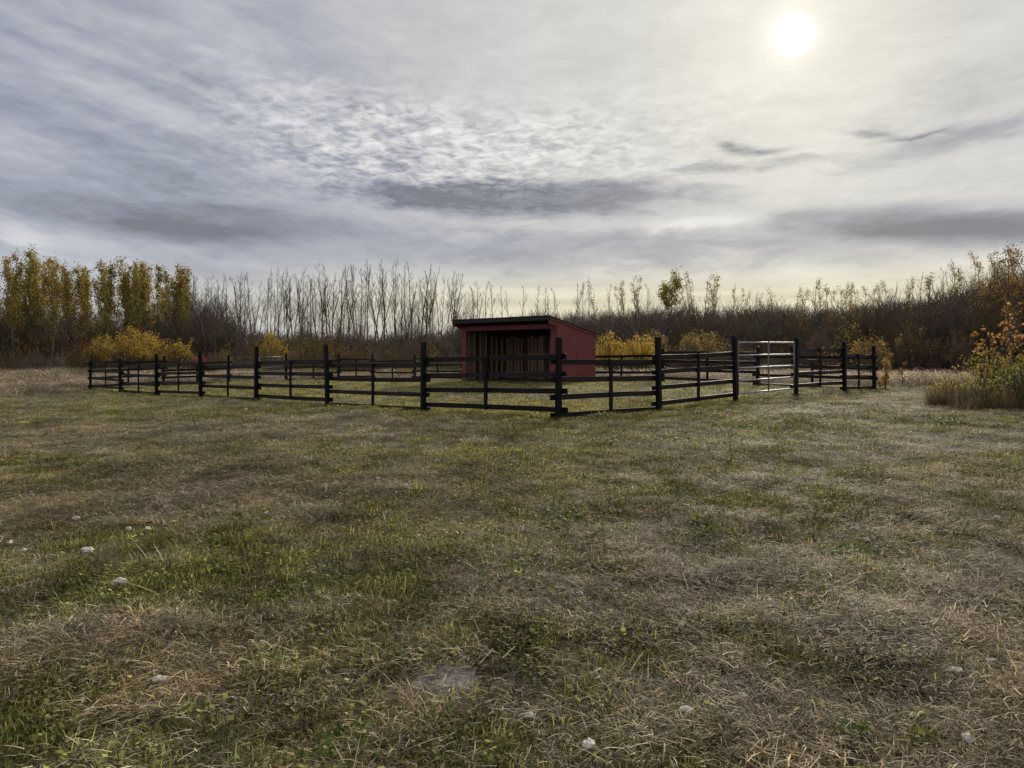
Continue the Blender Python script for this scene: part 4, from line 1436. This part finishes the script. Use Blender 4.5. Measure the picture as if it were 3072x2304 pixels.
bc = []
for i in range(4): bc.append(brush_clump(2.6, 14, 1.6, 9).obj('brush_a%d' % i, M['brush'], link=False))     # 0-3 low brush
for i in range(4): bc.append(brush_clump(6.0, 9, 1.8, 16).obj('brush_b%d' % i, M['brush'], link=False))     # 4-7 tall sapling clumps
for i in range(2):                                                                                         # 8-9 brush with leaves left
    mb = brush_clump(2.4, 10, 1.5, 8)
    for k_ in range(260):
        mb.leaf((random.gauss(0, .55), random.gauss(0, .55), abs(random.gauss(1.1, .6))), (R(-1, 1), R(-1, 1), R(-.5, 1)), R(.07, .14), R(.3, 1), .7)
    bc.append(mb.obj('brush_c%d' % i, M['brush'], link=False))
BC = collection_of('brush_clumps', bc)
PROF_TH = [(-300, 930), (0, 935), (200, 945), (260, 960), (430, 965), (480, 930), (560, 915), (620, 900), (680, 940), (720, 985), (1000, 990), (1250, 985), (1400, 965), (1500, 948), (1650, 930), (1900, 922), (2020, 913), (2200, 908), (2400, 897), (2550, 905), (2640, 898), (2750, 885), (2850, 868), (2950, 840), (3072, 805), (3400, 790)]
pts, rot, scl, idx, tint = [], [], [], [], []
def add_brush(px, D, ytop, kinds, Hm, col, wide=1.0):
    x = at(px, D); z = h1(x, D)
    hh = CAMH + (HY - ytop) * D / F - z
    if hh < .4: return
    s_ = hh / Hm
    pts.append((x, D, z)); rot.append((0, 0, R(0, 6.28)))
    w_ = min(1.5, max(.7, s_)) * wide
    scl.append((w_, w_, s_)); idx.append(random.choice(kinds))
    k_ = R(.7, 1.25)
    tint.append([c * k_ for c in col])
BRN = (.185, .142, .115); PUR = (.18, .135, .122); GRYB = (.20, .175, .155); RUS2 = (.20, .125, .07); OLV = (.20, .16, .06); GLD = (.40, .27, .07); RUS = (.29, .16, .065)
# tall dense thicket on the right
for i in range(1500):
    px = R(1380, 3350); D = R(58, 92)
    if px > 2700: D = R(50, 80)
    add_brush(px, D, lerp_profile(px, PROF_TH) + abs(random.gauss(6, 26)) + 4 + 40 * (float(vnoise(px / 38.0, 3.3, 7)) - .5), (4, 5, 6, 7), 6.0, random.choice((BRN, PUR, GRYB, BRN, OLV, RUS2)))
# lower brush along the whole wood edge
for i in range(1500):
    px = R(-260, 3350); D = R(60, 84)
    yt = lerp_profile(px, PROF_TH)
    yt = max(yt, 975 if px > 700 else 940) + abs(random.gauss(0, 30))
    c_ = random.choice((BRN, PUR, GRYB, OLV, BRN))
    add_brush(px, D, yt, (0, 1, 2, 3), 2.6, c_)
for i in range(260):
    px = R(-260, 3300); D = R(54, 70)
    add_brush(px, D, R(990, 1070), (8, 9), 2.4, random.choice((OLV, GLD, RUS, OLV, OLV)))
# low growth that hides the foot of the wood
for i in range(900):
    px = R(-260, 3350); D = R(53, 62) + 4 * (float(vnoise(px / 90.0, 8.8, 3)) - .5)
    add_brush(px, D, R(1045, 1088), random.choice(((0, 1, 2, 3), (8, 9))), 2.5, random.choice((OLV, BRN, OLV, GRYB)), .8)
# second, deeper belt so that little light shows low down
for i in range(700):
    px = R(-260, 3350)
    D = R(84, 120)
    yt = max(lerp_profile(px, PROF_TH), 905)
    add_brush(px, D, yt + R(5, 45) if px > 1350 else R(990, 1030), (4, 5, 6, 7), 6.0, random.choice((BRN, GRYB)))
# sapling clumps standing among the trunks of the golden stand
for i in range(420):
    px = R(-260, 700); D = R(60, 82)
    add_brush(px, D, lerp_profile(px, PROF_TH) + random.gauss(10, 30), (4, 5, 6, 7), 6.0, random.choice((BRN, GRYB, OLV, PUR)))
for i in range(45):
    px = R(640, 1420); D = R(62, 80)
    add_brush(px, D, R(880, 975), (4, 5, 6, 7), 6.0, random.choice((BRN, GRYB, PUR, OLV)), .8)
scatter('thicket', 'dense leafless brown thicket filling the edge of the wood', pts, rot, scl, idx, tint, BC)

# weeds under the right-hand bushes
wt = []
for i in range(2):
    wt.append(stand_tuft(40, .22, .25, .7, .006, .35).obj('weed_tuft_%d' % i, M['blade'], link=False))
WT = collection_of('weed_tufts', wt)
pts, rot, scl, idx, tint = [], [], [], [], []
for i in range(420):
    px = R(2800, 3330); D = random.gauss(17.4, .9)
    D = max(16.0, D)
    if px < 2860: D = max(D, 17.2)
    x = at(px, D)
    pts.append((x, D, h1(x, D))); rot.append((0, 0, R(0, 6.28)))
    s_ = R(.5, 1.25); scl.append((s_, s_, s_ * R(.7, 1.2))); idx.append(random.randint(0, 1))
    c_ = random.choice(((.17, .12, .08), (.22, .17, .11), (.14, .12, .05), (.20, .13, .08)))
    tint.append(c_)
scatter('dry_weeds', 'matted dry brown weeds around the foot of the right hand bushes', pts, rot, scl, idx, tint, WT)


# ------------------------------------------------------------------ small single things on the grass
def stone(label, px, py, size, squash=.6, name='pale_stone'):
    x, y, z = ground_from_px(px, py)
    mb = MB()
    nlat, nlon = 6, 9
    sx, sy = R(.8, 1.2), R(.8, 1.2)
    jit = [[R(.68, 1.2) for _ in range(nlon)] for _ in range(nlat + 1)]
    for i in range(nlat + 1):
        ph = math.pi * i / nlat
        for j in range(nlon):
            t_ = 2 * math.pi * j / nlon
            r_ = size * jit[i][j] if 0 < i < nlat else size
            mb.v.append(V((math.sin(ph) * math.cos(t_) * r_ * sx, math.sin(ph) * math.sin(t_) * r_ * sy, math.cos(ph) * r_ * squash)))
    for i in range(nlat):
        for j in range(nlon):
            k_ = (j + 1) % nlon
            mb.face((i * nlon + j, (i + 1) * nlon + j, (i + 1) * nlon + k_, i * nlon + k_))
    o = mb.obj(name, M['stone'])
    o.location = (x, y, z + size * squash * .6 + .028)
    o.rotation_euler = (R(-.2, .2), R(-.2, .2), R(0, 6.28))
    tag(o, label, 'stone', 'pale stones lying in the grass')
    return o


stone('largest pale stone, alone in the grass at the left', 262, 1668, .038)
stone('pale stone, left of two lying close together at left', 386, 1600, .026)
stone('pale stone, right of two lying close together at left', 443, 1601, .027)
stone('small pale stone by the left edge above a green patch', 228, 1568, .026)
stone('pale flat stone beside the flattened hay at left', 655, 1545, .024, .45)
stone('small white stone near the middle, left of the yellow weed tuft', 1740, 1800, .026)
stone('round pale stone at the bottom edge, right of the middle', 1768, 2265, .030)
stone('long white stone chip right of the middle', 2312, 1818, .024, .4)
stone('small round white stone left of the long white chip', 2047, 1895, .022)
stone('pale flat stone at the lower right among straw', 2865, 2035, .034, .4)
stone('thin pale stone at the right, beside a green tuft', 2975, 2005, .026, .4)
stone('small pale stone low at the right of the bottom edge', 2060, 2155, .024, .45)
stone('dull pale stone at the lower left of the flattened straw', 480, 2062, .028, .45)
stone('grey white stone half hidden in grass at the lower left', 357, 1772, .034, .9)
stone('small white stone far off in front of the bush at right', 2795, 1200, .04)
stone('tiny white stone in the grass left of the middle', 1135, 1448, .034)
stone('pale stone chip at the upper left in front of the fence', 738, 1232, .045)
stone('small pale stone at the very left edge, left of the largest one', 72, 1665, .022)
stone('flat pale stone at the left edge, above the smallest one', 30, 1640, .024, .4)
stone('small pale stone in the flattened hay at left, uppermost there', 545, 1490, .026)
stone('small pale stone at the right rim of the flattened hay', 800, 1552, .026)
stone('pale stone chip just below the flattened hay', 650, 1472, .022, .5)
stone('dull white chip right of the two close stones', 520, 1576, .020, .5)
stone('pale stone left of the middle, right of the tiny white one', 1218, 1470, .034, .6)
stone('small white stone at the right, on the bare straw', 2600, 1632, .022, .6)
stone('white chip at the bottom, left of the round bottom stone', 1590, 2172, .020, .5)
stone('pale chip at the lower right, below the flat stone', 2230, 2110, .018, .5)
stone('pale stone at the right edge of the picture, far down the yard', 2990, 1565, .03, .5)
stone('pale chip at the bottom right, close to the corner', 2905, 2240, .024, .4)


def dirt_patch(px, py, rx, ry, rz, mname):
    x0, y0, z0 = ground_from_px(px, py)
    mb = MB()
    n = 40
    rings = 6
    cr_, sr_ = math.cos(rz), math.sin(rz)
    for r_ in range(rings + 1):
        for k_ in range(n):
            t_ = 2 * math.pi * k_ / n
            e_ = (1 + .35 * (float(vnoise(math.cos(t_) * 2 + 5, math.sin(t_) * 2 + 5, 77)) - .5) * 2 + R(-.05, .05)) * r_ / rings
            lx, ly = math.cos(t_) * rx * e_, math.sin(t_) * ry * e_
            X, Y = x0 + lx * cr_ - ly * sr_, y0 + lx * sr_ + ly * cr_
            mb.v.append(V((X, Y, h1(X, Y) + .007 - .012 * (r_ / rings) ** 3 + R(-.003, .004))))
    for r_ in range(rings):
        for k_ in range(n):
            j_ = (k_ + 1) % n
            mb.face((r_ * n + k_, (r_ + 1) * n + k_, (r_ + 1) * n + j_, r_ * n + j_))
    o = mb.obj('dirt_patch', M[mname])
    for f in o.data.polygons: f.use_smooth = True
    tag(o, kind='structure')


for p_ in PATCHES: dirt_patch(*p_[:6])


def weed(label, px, py, rad, hgt_, n, ls, m_, name='weed_clump'):
    x, y, z = ground_from_px(px, py)
    sb, lb = MB(), MB()
    for i in range(n // 6):
        a_ = R(0, 6.28); r_ = rad * math.sqrt(R(0, 1))
        base = V((math.cos(a_) * r_ * .7, math.sin(a_) * r_ * .7, 0))
        tip = V((math.cos(a_) * r_, math.sin(a_) * r_, hgt_ * R(.5, 1.1) * (1.1 - .6 * (r_ / rad) ** 2)))
        sb.tube([base, base.lerp(tip, .5) + V((0, 0, .01)), tip], [.0025, .002, .0015], 3, R(0, 1))
        for k_ in range(6):
            p = base.lerp(tip, R(.35, 1.0)) + V((random.gauss(0, .016), random.gauss(0, .016), random.gauss(0, .008)))
            lb.leaf(p, (R(-.6, .6), R(-.8, .2), 1), ls * R(.6, 1.35), R(0, 1), .7)
    root = empty(name, (x, y, z))
    tag(root, label, 'weed', 'green weed clumps in the yard')
    sb.obj('stems', M['weed'], root); lb.obj('foliage', m_, root)


weed('bright green weed clump in the grass right of the middle', 1672, 1556, .22, .08, 260, .030, M['weed'])
weed('round clover clump below the bright green one', 1552, 1722, .15, .07, 200, .026, M['weed'])
weed('yellow green clover clump left of the middle', 790, 1806, .17, .06, 200, .026, M['weed_yellow'])
weed('dark green weed mat at the lower right of the middle', 2540, 1665, .24, .08, 240, .028, M['weed'])
weed('green weed mat on the slope in front of the pipe gate', 2270, 1290, .50, .12, 300, .05, M['weed'])
weed('dark leafy weed clump in front of the bushes at right', 2840, 1275, .35, .16, 260, .05, M['weed'])
weed('yellow leaved weed at the lower right corner', 2760, 2235, .06, .06, 60, .036, M['weed_yellow'])
weed('small yellow leaved weed above the one in the lower right corner', 2755, 2180, .05, .05, 50, .03, M['weed_yellow'])
weed('broad leaved weed at the bottom edge right of the middle', 2570, 2230, .09, .07, 110, .032, M['weed'])
weed('leafy green weed at the bottom left corner', 1035, 2270, .16, .08, 180, .03, M['weed'])
weed('dark weed clump at the left above the stones', 260, 1400, .28, .10, 200, .04, M['weed'])
weed('green weed clump left of the two close stones', 690, 1760, .10, .06, 120, .026, M['weed'])
weed('yellow weed tuft beside the small white stone', 1870, 1790, .07, .07, 90, .026, M['weed_yellow'])


def sprig(label, px, py, hgt_, n):
    x, y, z = ground_from_px(px, py)
    sb, lb = MB(), MB()
    for i in range(n):
        st = wander((R(-.02, .02), R(-.02, .02), 0), (R(-.15, .15), R(-.15, .15), 1), hgt_ * R(.7, 1), 6, .08, .05)
        sb.tube(st, [.004 * (1 - .6 * k_ / 6) for k_ in range(7)], 4, R(0, 1))
        for k_ in range(34):
            q, dd = along(st, R(.15, 1))
            b2 = R(0, 6.28)
            lb.leaf(q + V((math.cos(b2), math.sin(b2), .3)) * R(.01, .06), (R(-1, 1), R(-1, 1), .6), R(.02, .05), R(.3, 1), .35)
    root = empty('tall_weed', (x, y, z))
    tag(root, label, 'weed')
    sb.obj('stem', M['dry_weed'], root); lb.obj('foliage', M['weed_yellow'], root)


sprig('single yellow tall weed standing in front of the pipe gate', 2198, 1385, .42, 2)
sprig('leaning yellow weed sprig right of the middle', 2085, 1575, .12, 1)


def stalk(label, px, py, length, lean, th_):
    x, y, z = ground_from_px(px, py)
    mb = MB()
    pts = wander((0, 0, 0), (math.cos(th_) * lean, math.sin(th_) * lean, 1), length, 5, .04, 0)
    mb.tube(pts, [.004, .0038, .0035, .003, .0025, .0015], 4, .9)
    o = mb.obj('dry_stalk', M['dry_weed'])
    o.location = (x, y, z)
    tag(o, label, 'stalk', 'dry stalks sticking out of the grass')


stalk('thin pale upright stalk at the lower right', 2778, 2130, .13, .05, 0)
stalk('dark thin stalk standing at the far right of the yard', 2805, 1330, .25, .15, 2)
stalk('long pale stalk lying at a slant at the left', 165, 1740, .30, 3.0, .9)

ORD = 'first second third fourth fifth sixth seventh eighth ninth tenth eleventh twelfth'.split()
for lab in {r[0] for r in REG}:
    same = sorted((r for r in REG if r[0] == lab), key=lambda r: r[1])
    if len(same) > 1:
        for k_, (_, _, o_) in enumerate(same[:12]):
            o_['label'] = ORD[k_] + ' from left, ' + lab.replace('half hidden', 'hidden')
